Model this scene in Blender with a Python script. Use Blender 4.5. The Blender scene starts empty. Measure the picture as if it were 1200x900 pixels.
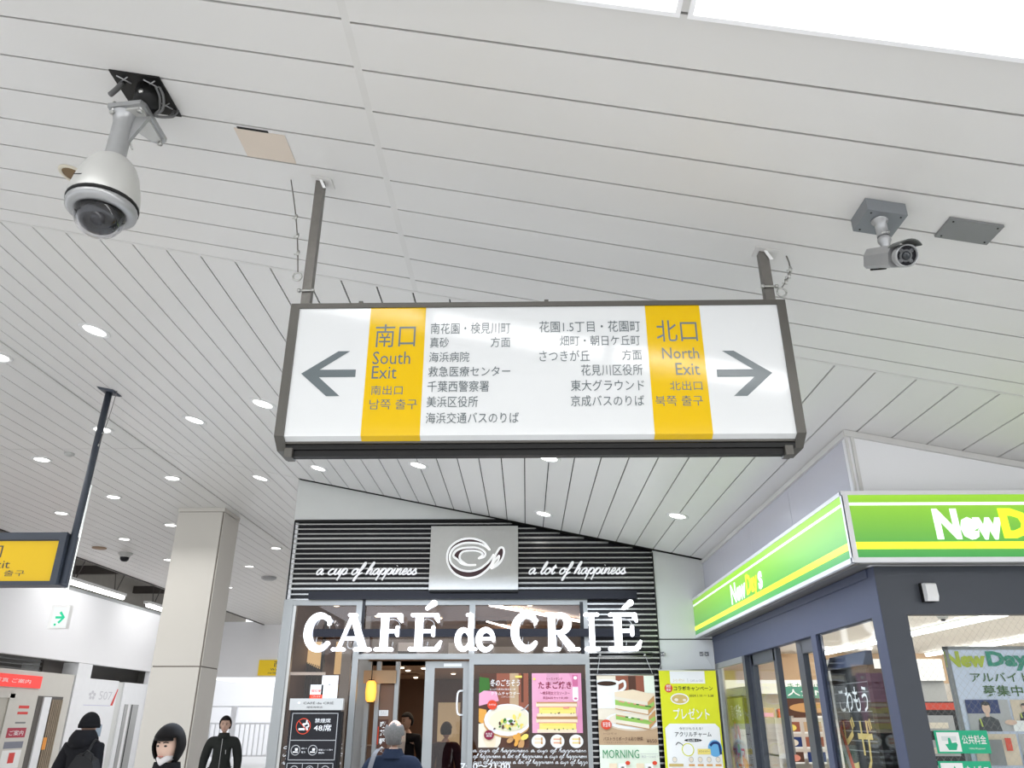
import bpy, math, random
from mathutils import Vector, Matrix
random.seed(7)
C = bpy.context.scene.collection
PI = math.pi

# ---------------------------------------------------------------- camera, sky, lamps, exposure
SC = bpy.context.scene
H0 = 1.6
TH = math.atan(393/900); PSI = math.atan(17*math.cos(TH)/900)
cam = bpy.data.cameras.new('camera'); cam.sensor_width = 36; cam.lens = 27.0; cam.clip_start = .05; cam.clip_end = 300
co = bpy.data.objects.new('camera', cam); C.objects.link(co)
co.location = (0, 0, H0); co.rotation_euler = (PI/2+TH, 0, PSI)
SC.camera = co
SC.view_settings.view_transform = 'Standard'; SC.view_settings.look = 'None'
SC.view_settings.gamma = 1; SC.view_settings.use_curve_mapping = False
SC.view_settings.exposure = 0.31
w = bpy.data.worlds.new('daylight'); SC.world = w; w.use_nodes = True
bg = w.node_tree.nodes['Background']; bg.inputs[0].default_value = (.93, .96, 1, 1); bg.inputs[1].default_value = 1.35

def area(name, loc, size, energy, col=(1, 1, 1), rot=(0, 0, 0), sy=None):
    l = bpy.data.lights.new(name, 'AREA'); l.energy = energy; l.color = col
    l.shape = 'RECTANGLE'; l.size = size; l.size_y = sy or size
    o = bpy.data.objects.new(name, l); C.objects.link(o); o.location = loc; o.rotation_euler = rot
    return o
area('cafe_ceiling_lamp', (-1, 14.5, 2.40), 3.2, 60, (1, .8, .6), sy=4)
area('shop_ceiling_lamp', (5, 10, 2.60), 4, 160, (1, .97, .92), sy=7)
area('hall_fill_light', (-1, -1.5, 3.45), 9, 170, (1, .99, .97), sy=6)  # unseen area light, added so the floor bounce brightens the ceiling
area('hall_fill_light', (-1, 7.2, 3.35), 5, 190, (.74, .84, 1), sy=4)  # added fill without a fixture, tints the planks near the cafe blue
area('hall_fill_light', (-7, 9, 4.4), 4, 120, (1, .99, .97), sy=8)  # another unseen fill, added to lift the column and flat ceiling
area('concourse_lamp', (-9, 24, 5.0), 4, 200, (1, 1, 1), sy=8)

# ---------------------------------------------------------------- measuring: a pixel of the photo to a point on a real plane
Fv = Vector((-math.sin(PSI)*math.cos(TH), math.cos(PSI)*math.cos(TH), math.sin(TH)))
Rv = Vector((math.cos(PSI), math.sin(PSI), 0)); Uv = Rv.cross(Fv)
def ray(x, y): return Fv+Rv*((x-600)/900)+Uv*((450-y)/900)
EYE = Vector((0, 0, H0))
def atY(x, y, Y): d = ray(x, y); return EYE+d*(Y/d.y)
def atX(x, y, X): d = ray(x, y); return EYE+d*(X/d.x)
def atZ(x, y, Z): d = ray(x, y); return EYE+d*((Z-H0)/d.z)
def atS(x, y, off=0.0):
    n = Vector((.206, 0, 1)); d = ray(x, y); return EYE+d*((4.018+off-n.dot(EYE))/n.dot(d))
def SZ(x): return 4.018-.206*x
SANG = math.atan(.206)

# ---------------------------------------------------------------- materials
MATS = {}
def mat(name, col, rough=.5, metal=0.0, emit=0.0, ecol=None, var=.04, scale=6.0, bump=0.0, spec=.5, coat=0.0):
    if name in MATS: return MATS[name]
    m = bpy.data.materials.new(name); m.use_nodes = True; nt = m.node_tree; N = nt.nodes; L = nt.links
    b = N['Principled BSDF']
    b.inputs['Roughness'].default_value = rough; b.inputs['Metallic'].default_value = metal
    b.inputs['Specular IOR Level'].default_value = spec; b.inputs['Coat Weight'].default_value = coat
    tc = N.new('ShaderNodeTexCoord'); nz = N.new('ShaderNodeTexNoise'); nz.inputs['Scale'].default_value = scale
    nz.inputs['Detail'].default_value = 4
    L.new(tc.outputs['Object'], nz.inputs['Vector'])
    mx = N.new('ShaderNodeMix'); mx.data_type = 'RGBA'
    mx.inputs[6].default_value = tuple(c*(1-var) for c in col)+(1,)
    mx.inputs[7].default_value = tuple(min(1, c*(1+var)) for c in col)+(1,)
    L.new(nz.outputs['Fac'], mx.inputs[0]); L.new(mx.outputs[2], b.inputs['Base Color'])
    if bump:
        bp = N.new('ShaderNodeBump'); bp.inputs['Strength'].default_value = bump; bp.inputs['Distance'].default_value = .01
        L.new(nz.outputs['Fac'], bp.inputs['Height']); L.new(bp.outputs[0], b.inputs['Normal'])
    if emit:
        b.inputs['Emission Color'].default_value = tuple(ecol or col)+(1,); b.inputs['Emission Strength'].default_value = emit
    MATS[name] = m; return m
def glass_mat(name, tint=(1, 1, 1), refl=1.0):
    m = bpy.data.materials.new(name); m.use_nodes = True; nt = m.node_tree; N = nt.nodes; L = nt.links
    N.remove(N['Principled BSDF']); out = N['Material Output']
    t = N.new('ShaderNodeBsdfTransparent'); t.inputs[0].default_value = tuple(tint)+(1,)
    g = N.new('ShaderNodeBsdfGlossy'); g.inputs['Roughness'].default_value = .005
    lw = N.new('ShaderNodeLayerWeight'); lw.inputs[0].default_value = .5
    pw = N.new('ShaderNodeMath'); pw.operation = 'POWER'; pw.inputs[1].default_value = 5.0; L.new(lw.outputs['Facing'], pw.inputs[0])
    ad = N.new('ShaderNodeMath'); ad.operation = 'MULTIPLY_ADD'; ad.inputs[1].default_value = .96; ad.inputs[2].default_value = .04; L.new(pw.outputs[0], ad.inputs[0])
    mu = N.new('ShaderNodeMath'); mu.operation = 'MULTIPLY'; mu.inputs[1].default_value = refl; mu.use_clamp = True
    mx = N.new('ShaderNodeMixShader')
    L.new(ad.outputs[0], mu.inputs[0]); L.new(mu.outputs[0], mx.inputs[0]); L.new(t.outputs[0], mx.inputs[1]); L.new(g.outputs[0], mx.inputs[2])
    L.new(mx.outputs[0], out.inputs[0]); MATS[name] = m; return m
def lit_print(name, top, bot, z0, z1, emit):
    """backlit printed film whose printed green runs from lime (top) to deeper green (bottom)"""
    m = mat(name, top, .35, emit=emit); nt = m.node_tree; N = nt.nodes; L = nt.links
    tc = N.new('ShaderNodeNewGeometry'); sp = N.new('ShaderNodeSeparateXYZ'); mr = N.new('ShaderNodeMapRange')
    mr.inputs[1].default_value = z0; mr.inputs[2].default_value = z1
    L.new(tc.outputs['Position'], sp.inputs[0]); L.new(sp.outputs[2], mr.inputs[0])
    mx = N.new('ShaderNodeMix'); mx.data_type = 'RGBA'; mx.inputs[6].default_value = tuple(bot)+(1,); mx.inputs[7].default_value = tuple(top)+(1,)
    L.new(mr.outputs[0], mx.inputs[0]); b = N['Principled BSDF']
    L.new(mx.outputs[2], b.inputs['Base Color']); L.new(mx.outputs[2], b.inputs['Emission Color'])
    return m

plank_m = mat('painted_aluminium_plank', (.70, .69, .672), .36, var=.02, scale=1.3, spec=.4)
dark_gap = mat('dark_backing_board', (.035, .033, .03), .8, spec=.1)
trim_m = mat('cream_trim', (.66, .65, .63), .45)
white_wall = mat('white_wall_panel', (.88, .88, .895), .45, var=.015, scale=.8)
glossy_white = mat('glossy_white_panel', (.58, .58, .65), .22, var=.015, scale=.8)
grey_wall = mat('light_grey_panel', (.68, .69, .67), .3, var=.02)
col_m = mat('column_cream_panel', (.70, .67, .61), .35, var=.02, scale=1.5)
floor_m = mat('pale_terrazzo', (.70, .69, .675), .3, var=.08, scale=30)
steel = mat('brushed_steel', (.50, .50, .48), .3, .9, var=.05, scale=20)
alu = mat('silver_aluminium', (.36, .37, .365), .4, .5)
frame_m = mat('sign_frame_bronze', (.095, .09, .08), .4, .3)
black_m = mat('black_metal', (.008, .008, .008), .4, spec=.25)
black_gloss = mat('black_gloss', (.010, .010, .013), .2, spec=.25)
slat_m = mat('louvre_slat', (.42, .42, .41), .25, .85, var=.05)
sign_white = mat('sign_face_white', (.71, .725, .73), .09, var=.01, coat=0.2)
sign_yellow = mat('sign_film_yellow', (.74, .47, .0), .11, var=.01, spec=.35)
sign_grey = mat('sign_film_grey', (.13, .155, .165), .2)
txt_dark = mat('print_dark', (.06, .06, .06), .5)
txt_white = mat('print_white', (.9, .9, .9), .5)
lamp_m = mat('lamp_diffuser', (.95, .95, .95), .4, emit=5.0, ecol=(1, .99, .97))
tube_m = mat('fluorescent_tube', (.95, .95, .95), .4, emit=9.0, ecol=(1, 1, 1))
panel_m = mat('light_panel_diffuser', (.9, .9, .9), .4, emit=3.2, ecol=(1, 1, 1))
dim_m = mat('unlit_lens', (.16, .10, .05), .25)
ring_m = mat('downlight_ring', (.72, .72, .71), .35)
letter_m = mat('lit_letter_acrylic', (1, 1, 1), .4, emit=2.0, ecol=(.93, .95, 1))
letter_side = mat('letter_return', (.6, .62, .66), .35, emit=.6, ecol=(.8, .85, 1))
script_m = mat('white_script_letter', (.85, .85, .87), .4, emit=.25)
navy = mat('shop_frame_grey', (.055, .062, .076), .35, .2, var=.05)
navy2 = mat('shop_frame_blue_grey', (.062, .075, .125), .45, spec=.3)
glass = glass_mat('clear_glass', (.97, .98, .98), 1.1)
glass_store = glass_mat('shop_glass', (.97, .985, .98), .5)
glass_dark = glass_mat('cafe_glass', (.86, .81, .77), .8)
brown = mat('brown_wall', (.16, .085, .05), .5, var=.12, scale=2)
brown_ceil = mat('cafe_ceiling_taupe', (.40, .28, .20), .6)
wood = mat('warm_wood', (.45, .28, .14), .4, var=.15, scale=3)
paper = mat('paper_white', (.86, .86, .85), .6)
red = mat('print_red', (.70, .05, .04), .5)
green_lt = lit_print('fascia_green_film', (.34, .68, .04), (.05, .36, .08), 2.58, 3.0, .26)
fas_yel = mat('fascia_yellow', (.85, .95, .03), .3, emit=.6)
fas_wht = mat('fascia_white', (.9, .95, .93), .3, emit=.5)
cam_sil = mat('camera_silver_paint', (.38, .385, .39), .3, .45, var=.05, scale=20)
cam_wht = mat('camera_housing', (.52, .52, .50), .3, .2)
under_m = mat('fascia_underside', (.22, .21, .20), .35, .5)
grey_box = mat('grey_box_paint', (.20, .205, .205), .45)

# ---------------------------------------------------------------- mesh builder
class M:
    def __init__(s, org=(0, 0, 0)): s.v = []; s.f = []; s.mi = []; s.sm = []; s.mats = []; s.org = Vector(org)
    def idx(s, m):
        if m not in s.mats: s.mats.append(m)
        return s.mats.index(m)
    def add(s, vs, fs, m, smooth=False):
        b = len(s.v); s.v += [Vector(q) for q in vs]; i = s.idx(m)
        for f in fs: s.f.append([b+k for k in f]); s.mi.append(i); s.sm.append(smooth)
        return s
    def box(s, x0, x1, y0, y1, z0, z1, m):
        vs = [(x, y, z) for x in (x0, x1) for y in (y0, y1) for z in (z0, z1)]
        return s.add(vs, [(0, 1, 3, 2), (4, 6, 7, 5), (0, 4, 5, 1), (2, 3, 7, 6), (0, 2, 6, 4), (1, 5, 7, 3)], m)
    def hexa(s, q, m):   # eight points: bottom four, top four
        return s.add(q, [(3, 2, 1, 0), (4, 5, 6, 7), (0, 1, 5, 4), (1, 2, 6, 5), (2, 3, 7, 6), (3, 0, 4, 7)], m)
    def prism(s, poly, axis, a0, a1, m):
        def P(p, a): return {'x': (a, p[0], p[1]), 'y': (p[0], a, p[1]), 'z': (p[0], p[1], a)}[axis]
        n = len(poly); vs = [P(p, a0) for p in poly]+[P(p, a1) for p in poly]
        return s.add(vs, [tuple(range(n)), tuple(range(2*n-1, n-1, -1))]+[(i, n+i, n+(i+1) % n, (i+1) % n) for i in range(n)], m)
    def tube(s, pts, r, m, n=10, caps=True):
        pts = [Vector(p) for p in pts]; rs = r if isinstance(r, (list, tuple)) else [r]*len(pts)
        vs = []; up = None
        for i, p in enumerate(pts):
            d = (pts[min(i+1, len(pts)-1)]-pts[max(i-1, 0)])
            d = d.normalized() if d.length > 1e-9 else Vector((0, 0, 1))
            if up is None or abs(up.dot(d)) > .95: up = Vector((0, 0, 1)) if abs(d.z) < .9 else Vector((1, 0, 0))
            a = d.cross(up).normalized(); b = d.cross(a); up = -b if False else up
            for k in range(n):
                t = 2*PI*k/n; vs.append(p+(a*math.cos(t)+b*math.sin(t))*rs[i])
        fs = [(i*n+k, i*n+(k+1) % n, (i+1)*n+(k+1) % n, (i+1)*n+k) for i in range(len(pts)-1) for k in range(n)]
        if caps: fs += [tuple(range(n-1, -1, -1)), tuple(range((len(pts)-1)*n, len(pts)*n))]
        return s.add(vs, fs, m, True)
    def lathe(s, prof, c, m, n=28, rot=None):
        c = Vector(c); vs = []; R = rot or Matrix.Identity(3)
        for r, z in prof:
            for k in range(n): t = 2*PI*k/n; vs.append(c+R @ Vector((r*math.cos(t), r*math.sin(t), z)))
        fs = [(i*n+k, i*n+(k+1) % n, (i+1)*n+(k+1) % n, (i+1)*n+k) for i in range(len(prof)-1) for k in range(n)]
        return s.add(vs, fs, m, True)
    def build(s, name, parent=None, kind=None):
        me = bpy.data.meshes.new(name); me.from_pydata([tuple(q-s.org) for q in s.v], [], s.f)
        for m in s.mats: me.materials.append(m)
        me.polygons.foreach_set('material_index', s.mi); me.polygons.foreach_set('use_smooth', s.sm)
        me.update()
        if any(s.sm) and not all(s.sm): pass
        o = bpy.data.objects.new(name, me); C.objects.link(o)
        if parent is not None: o.parent = parent
        else: o.location = s.org
        if kind: o['kind'] = kind
        return o

def thing(name, label, cat, loc, group=None):
    o = bpy.data.objects.new(name, None); C.objects.link(o); o.location = loc; o.empty_display_size = .1
    o['label'] = label; o['category'] = cat
    if group: o['group'] = group
    return o
def tag(o, label, cat, group=None):
    o['label'] = label; o['category'] = cat
    if group: o['group'] = group
    return o
def struct(o): o['kind'] = 'structure'; return o
def copy_tree(o, parent=None):
    c = o.copy(); C.objects.link(c)
    if parent is not None: c.parent = parent
    for ch in list(o.children): copy_tree(ch, c)
    return c

# flat frames: u to the right, v up, n out of the surface
def FY(Y): return lambda u, v, n=0.0: Vector((u, Y-n, v))          # faces the camera (-Y)
def FX(X): return lambda u, v, n=0.0: Vector((X-n, -u, v))         # faces -X, u = -Y
def FXp(X): return lambda u, v, n=0.0: Vector((X+n, u, v))         # faces +X, u = +Y
LAY = .0009
def poly(mb, F, pts, m, n=0.0, th=0.0):
    k = len(pts)
    if th:
        vs = [F(u, v, n+th) for u, v in pts]+[F(u, v, n) for u, v in pts]
        mb.add(vs, [tuple(range(k)), tuple(range(2*k-1, k-1, -1))]+[(i, k+i, k+(i+1) % k, (i+1) % k) for i in range(k)], m)
    else: mb.add([F(u, v, n) for u, v in pts], [tuple(range(k))], m)
def rect(mb, F, u0, v0, u1, v1, m, n=0.0, th=0.0): poly(mb, F, [(u0, v0), (u1, v0), (u1, v1), (u0, v1)], m, n, th)
def ell(mb, F, u, v, a, b, m, n=0.0, th=0.0, k=24, rot=0.0, t0=0.0, t1=2*PI):
    pts = []
    kk = k if t1-t0 >= 2*PI-.01 else k+1
    for i in range(kk):
        t = t0+(t1-t0)*i/k; x = a*math.cos(t); y = b*math.sin(t)
        pts.append((u+x*math.cos(rot)-y*math.sin(rot), v+x*math.sin(rot)+y*math.cos(rot)))
    poly(mb, F, pts, m, n, th)
def smooth2(pts, k=4, closed=False):
    if len(pts) < 3: return pts
    out = []
    n = len(pts)
    for i in range(n-1):
        p0 = pts[max(i-1, 0)]; p1 = pts[i]; p2 = pts[i+1]; p3 = pts[min(i+2, n-1)]
        for j in range(k):
            t = j/k
            out.append(tuple(.5*((2*p1[c])+(-p0[c]+p2[c])*t+(2*p0[c]-5*p1[c]+4*p2[c]-p3[c])*t*t+(-p0[c]+3*p1[c]-3*p2[c]+p3[c])*t**3) for c in range(len(p1))))
    out.append(pts[-1]); return out
def brush(mb, F, pts, w, m, n=0.0, th=0.0, round_ends=True, side=None):
    """pts: (u,v) or (u,v,width); a ribbon, optionally raised"""
    P = [(p[0], p[1], (p[2] if len(p) > 2 else w)) for p in pts]
    Lp, Rp = [], []
    for i, p in enumerate(P):
        a = P[max(i-1, 0)]; b = P[min(i+1, len(P)-1)]
        dx, dy = b[0]-a[0], b[1]-a[1]; l = math.hypot(dx, dy) or 1; nx, ny = -dy/l, dx/l
        Lp.append((p[0]+nx*p[2]/2, p[1]+ny*p[2]/2)); Rp.append((p[0]-nx*p[2]/2, p[1]-ny*p[2]/2))
    k = len(P)
    vs = [F(u, v, n+th) for u, v in Lp]+[F(u, v, n+th) for u, v in Rp]
    mb.add(vs, [(i, k+i, k+i+1, i+1) for i in range(k-1)], m)
    if th:
        vs = [F(u, v, n) for u, v in Lp]+[F(u, v, n) for u, v in Rp]+vs
        mb.add(vs, [(i, i+1, 2*k+i+1, 2*k+i) for i in range(k-1)]+[(k+i, 3*k+i, 3*k+i+1, k+i+1) for i in range(k-1)], side or m)
    if round_ends:
        for q in (P[0], P[-1]): ell(mb, F, q[0], q[1], q[2]/2, q[2]/2, m, n, th, k=10)

TXT = {}
def text_mesh(s, bold=0.0):
    key = (s, bold)
    if key not in TXT:
        cu = bpy.data.curves.new('lettering', 'FONT'); cu.body = s; cu.resolution_u = 2; cu.offset = bold
        o = bpy.data.objects.new('lettering', cu); C.objects.link(o)
        me = o.to_mesh(); vs = [(v.co.x, v.co.y) for v in me.vertices]; fs = [tuple(p.vertices) for p in me.polygons]
        o.to_mesh_clear(); bpy.data.objects.remove(o); bpy.data.curves.remove(cu)
        x0 = min(v[0] for v in vs); x1 = max(v[0] for v in vs); y0 = min(v[1] for v in vs); y1 = max(v[1] for v in vs)
        TXT[key] = ([((v[0]-x0)/(x1-x0), (v[1]-y0)/(y1-y0)) for v in vs], fs, (x1-x0)/(y1-y0))
    return TXT[key]
def text(mb, F, s, u0, v0, u1, v1, m, n=LAY, bold=0.0, shear=0.0):
    """lettering fitted into the box u0..u1, v0..v1 (u1 None keeps proportions)"""
    vs, fs, asp = text_mesh(s, bold)
    if u1 is None: u1 = u0+(v1-v0)*asp
    mb.add([F(u0+(u1-u0)*x+shear*(v1-v0)*y, v0+(v1-v0)*y, n) for x, y in vs], fs, m)

# cursive strokes, x-height 1
CUR = {
 'a': ([[(.72,.8),(.45,.95),(.12,.65),(.05,.25),(.25,.02),(.5,.2),(.75,.85),(.68,.25),(.85,.03),(1.1,.25)]], 1.0),
 'c': ([[(.65,.78),(.45,.95),(.12,.6),(.08,.2),(.35,.0),(.65,.1),(.9,.3)]], .85),
 'u': ([[(0,.4),(.15,.95),(.08,.3),(.28,.02),(.55,.3),(.75,.95),(.65,.25),(.82,.03),(1.05,.25)]], 1.0),
 'p': ([[(-.05,.3),(.22,1.0),(.05,.1),(-.1,-.9)],[(.12,.45),(.4,.95),(.72,.75),(.62,.15),(.3,.05),(.55,.08),(.9,.3)]], .88),
 'o': ([[(.5,.95),(.15,.75),(.05,.25),(.3,.0),(.65,.25),(.68,.75),(.5,.95),(.6,.75),(.95,.8)]], .9),
 'f': ([[(.0,.2),(.45,1.1),(.55,1.8),(.35,1.85),(.2,1.0),(.05,-.6),(-.15,-1.0),(-.05,-.3),(.3,.1),(.65,.3)]], .6),
 'h': ([[(.0,.3),(.4,1.3),(.48,1.9),(.3,1.8),(.12,.9),(.02,.0),(.2,.65),(.48,.95),(.6,.7),(.52,.15),(.7,.03),(.95,.25)]], .88),
 'i': ([[(0,.3),(.2,.95),(.12,.2),(.3,.03),(.55,.25)],[(.28,1.35),(.3,1.4)]], .5),
 'n': ([[(0,.4),(.15,.95),(.05,.0),(.25,.65),(.52,.95),(.62,.7),(.55,.15),(.72,.03),(.95,.25)]], .9),
 'e': ([[(.05,.35),(.5,.55),(.5,.9),(.25,.9),(.07,.4),(.2,.03),(.5,.08),(.8,.3)]], .72),
 's': ([[(.0,.25),(.35,.95),(.4,.6),(.6,.25),(.35,.0),(.1,.1),(.45,.05),(.75,.28)]], .7),
 'l': ([[(.0,.25),(.4,1.2),(.48,1.85),(.3,1.8),(.12,.9),(.12,.2),(.3,.02),(.6,.3)]], .55),
 't': ([[(.0,.3),(.35,1.45),(.15,.3),(.3,.02),(.6,.3)],[(.0,1.0),(.6,1.08)]], .55)}
def cursive(mb, F, s, u0, v0, h, w, m, n=0.0, th=0.0, width=None, shear=.4, k=3):
    adv = sum(.65 if ch == ' ' else CUR[ch][1] for ch in s)
    sx = (width/adv) if width else h
    x = 0
    for ch in s:
        if ch == ' ': x += .65; continue
        st, a = CUR[ch]
        for line in st:
            q = [(u0+(x+p[0])*sx+shear*p[1]*h, v0+p[1]*h) for p in line]
            brush(mb, F, smooth2(q, k) if k > 1 else q, w, m, n, th, round_ends=False)
        x += a

# ================================================================ STRUCTURE
# floor
m = M(); m.box(-16, 12, -8, 60, -.12, 0, floor_m); struct(m.build('floor'))
# sloping and flat ceiling of planks
G = .0055  # half joint
def slope_plank(x0, x1, y0, y1, m):
    mb = M(); t = .014
    mb.hexa([(x0, y0, SZ(x0)), (x1, y0, SZ(x1)), (x1, y1, SZ(x1)), (x0, y1, SZ(x0)),
             (x0, y0, SZ(x0)+t), (x1, y0, SZ(x1)+t), (x1, y1, SZ(x1)+t), (x0, y1, SZ(x0)+t)], m)
    return mb
mb = M(); XL, XR = -5.3, 4.75
mb.hexa([(XL, -5, SZ(XL)+.02), (XR, -5, SZ(XR)+.02), (XR, 32.2, SZ(XR)+.02), (XL, 32.2, SZ(XL)+.02),
         (XL, -5, SZ(XL)+.1), (XR, -5, SZ(XR)+.1), (XR, 32.2, SZ(XR)+.1), (XL, 32.2, SZ(XL)+.1)], dark_gap)
ceil = struct(mb.build('ceiling'))
# near section: planks run across (X), joints at y = 2.230 + k*.2465, cut by the seam at x = -.705
ys = [2.230+.2465*k for k in range(-29, 9)]+[4.345]
for seg, (xa, xb, dy) in enumerate(((-5.29, -.722, -.012), (-.688, 4.75, 0))):
    for a, b in zip(ys[:-1], ys[1:]):
        a2 = a+dy; b2 = b+(dy if b < 4.3 else 0)
        if a < 2.0 < b and seg == 1: pass
        slope_plank(xa, xb, a2+G, b2-(G if b < 4.3 else .001), plank_m).build('ceiling_plank', ceil)
slope_plank(-.722, -.688, -5, 4.344, trim_m).build('seam_strip', ceil)
mb = M(); mb.hexa([(XL, 4.345, SZ(XL)-.004), (XR, 4.345, SZ(XR)-.004), (XR, 4.365, SZ(XR)-.004), (XL, 4.365, SZ(XL)-.004),
                   (XL, 4.345, SZ(XL)+.01), (XR, 4.345, SZ(XR)+.01), (XR, 4.365, SZ(XR)+.01), (XL, 4.365, SZ(XL)+.01)], trim_m)
mb.build('edge_strip', ceil)
# far section: planks run away (Y), joints at x = k*.242 - .001
xs = [-.001+.242*k for k in range(-21, 30)]
xs = [-5.29]+[x for x in xs if -5.2 < x < 4.7]+[4.75]
for a, b in zip(xs[:-1], xs[1:]):
    slope_plank(a+G, b-G, 4.368, 10.227, plank_m).build('ceiling_plank', ceil)
    if b < -3.0: slope_plank(a+G, b-G, 10.237, 16.09, plank_m).build('ceiling_plank', ceil)
mb = M()
for y0, y1 in ((16.10, 21.83), (21.84, 28.14), (28.15, 32.2)):
    for a, b in zip(xs[:-1], xs[1:]):
        if b < -3.0:
            q = slope_plank(a+G, b-G, y0, y1, plank_m); mb.add(q.v, q.f, plank_m)
mb.build('far_planks', ceil, 'stuff')
# small lip along the ridge
mb = M(); mb.box(-5.32, -5.29, -5, 32.2, 5.095, 5.13, trim_m); mb.build('ridge_strip', ceil)
# flat ceiling
HC = 5.11
mb = M(); mb.box(-10.55, -5.3, -5, 32.2, HC+.02, HC+.1, dark_gap)
fl = struct(mb.build('ceiling'))
fx = [-5.32]+[-5.57-.2495*k for k in range(0, 20)]+[-10.55]
for a, b in zip(fx[:-1], fx[1:]):
    for y0, y1 in ((-5, 10.22), (10.23, 16.09)):
        q = M(); q.box(b+G, a-G, y0, y1, HC, HC+.014, plank_m); q.build('ceiling_plank', fl)
mb = M()
for a, b in zip(fx[:-1], fx[1:]):
    for y0, y1 in ((16.10, 21.83), (21.84, 28.14), (28.15, 32.2)): mb.box(b+G, a-G, y0, y1, HC, HC+.014, plank_m)
mb.build('far_planks', fl, 'stuff')
# dark roof structure over the gap beside the flat ceiling
roof_m = mat('roof_deck_grey', (.30, .28, .25), .8, var=.1)
beam_m = mat('dark_beam', (.07, .06, .055), .6)
mb = M(); mb.box(-16, -10.4, -5, 40, 6.3, 6.4, roof_m); mb.box(-14.2, -14.1, -5, 40, 4.6, 6.3, roof_m)
rf = struct(mb.build('ceiling'))
mb = M(); mb.box(-10.62, -10.56, 5, 32.2, HC-.02, HC+.35, beam_m); mb.build('edge_beam', rf)
for y in (12, 16, 20, 24, 28, 31.9):
    mb = M(); mb.box(-14.1, -10.62, y, y+.16, 5.75, 6.0, beam_m); mb.build('cross_beam', rf)
mb = M(); mb.box(4.75, 9.8, -5, 32, SZ(4.75), SZ(4.75)+.1, white_wall); struct(mb.build('ceiling'))
# left bulkhead and back bulkhead
mb = M(); mb.box(-13.3, -13.115, 4, 32.4, 3.13, 5.02, white_wall); mb.box(-13.3, -13.09, 4, 32.4, 5.02, 5.10, alu); struct(mb.build('wall_left'))
mb = M(); mb.box(-13.3, -3.16, 32.17, 32.4, 3.125, 5.22, white_wall); struct(mb.build('wall_back'))
# far outdoor screen wall behind the fence
mb = M(); mb.box(-13.3, -13.15, 28.4, 60, 0, 3.13, white_wall); struct(mb.build('wall_far'))

# cafe block: grey wall over the louvre, side wall, roof, grey pier
mb = M()
mb.prism([(-3.155, 4.10), (-.40, 4.10), (-3.155, 4.668)], 'y', 10.31, 10.40, grey_wall)
struct(mb.build('wall_front'))
mb = M(); mb.box(-3.16, -3.10, 10.33, 32.2, 0, 4.66, white_wall); struct(mb.build('wall_side'))
mb = M()
mb.hexa([(1.697, 10.33, 2.545), (2.40, 10.33, 2.545), (2.40, 10.5, 2.545), (1.697, 10.5, 2.545),
         (1.697, 10.33, SZ(1.697)), (2.40, 10.33, SZ(2.40)), (2.40, 10.5, SZ(2.40)), (1.697, 10.5, SZ(1.697))], grey_wall)
mb.box(1.697, 2.40, 10.345, 10.5, 2.53, 2.545, dark_gap)
mb.box(1.697, 2.38, 10.33, 10.5, 0, 2.53, grey_wall)
struct(mb.build('wall_pier'))
# louvre wall backing
mb = M(); mb.box(-3.13, -2.98, 10.42, 10.5, 3.0, 4.1, black_gloss)
mb = M()
mb.prism([(-3.138, 3.02), (1.697, 3.02), (1.697, 3.665), (-.37, 4.094), (-3.138, 4.094)], 'y', 10.37, 10.45, black_gloss)
mb.box(.80, 1.697, 10.37, 10.45, 0, 3.02, black_gloss)
lw = struct(mb.build('wall_louvre'))
z = 3.035; 
while z < 4.06:
    xe = min(1.69, (4.018-z-.022)/.206)
    mb = M(); mb.box(-3.138, xe, 10.325, 10.37, z, z+.017+.008*(int(z*40) % 3 == 0), slat_m); mb.build('louvre_slat', lw); z += .0665
z = 3.035-.0665
while z > .03:
    mb = M(); mb.box(.80, 1.69, 10.325, 10.37, z, z+.02, slat_m); mb.build('louvre_slat', lw); z -= .0665
mb = M(); mb.box(-3.152, -3.136, 10.315, 10.42, 3.02, 4.09, black_m); mb.box(1.69, 1.698, 10.315, 10.42, 0, 3.64, black_m); mb.build('end_strip', lw)
mb = M(); mb.prism([(-3.14, 4.062), (-.20, 4.062), (-.36, 4.096), (-3.14, 4.096)], 'y', 10.30, 10.37, black_m); mb.build('top_rail', lw)

# cafe storefront frames (windows and doors)
def bar(mb, x0, x1, z0, z1, m=alu, y0=10.30, y1=10.38):
    if x1-x0 > z1-z0: y0 += .003; y1 -= .003
    mb.box(x0, x1, y0, y1, z0, z1, m)
mb = M(); bar(mb, -3.16, -3.04, 0, 3.04); bar(mb, -3.04, -2.17, 2.965, 3.03)
bar(mb, -3.04, -3.00, 0, 3.0, steel, 10.32, 10.40); bar(mb, -2.205, -2.13, 0, 3.03); bar(mb, -2.13, -2.09, 2.36, 3.03, black_gloss)
bar(mb, -3.0, -2.55, 2.115, 2.15, paper, 10.36, 10.385)
w1 = struct(mb.build('window_1'))
q = M(); q.box(-3.02, -2.2, 10.345, 10.355, 0, 3.0, glass_dark); q.build('pane', w1)
mb = M(); bar(mb, -2.09, .75, 2.965, 3.03); bar(mb, -.73, -.655, 2.33, 3.0); bar(mb, .70, .745, 2.36, 3.0, black_gloss); bar(mb, .745, .80, 0, 3.03)
bar(mb, -2.17, .79, 2.30, 2.365); struct(mb.build('window_2')); w2 = bpy.data.objects['window_2']
q = M(); q.box(-2.09, -.72, 10.345, 10.355, 2.36, 2.97, glass_dark); q.build('pane', w2)
q = M(); q.box(-.66, .70, 10.345, 10.355, 2.36, 2.97, glass_dark); q.build('pane', w2)
mb = M(); bar(mb, -.72, -.66, 0, 2.3); bar(mb, -.66, .745, 2.235, 2.30); w3 = struct(mb.build('window_3'))
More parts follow.
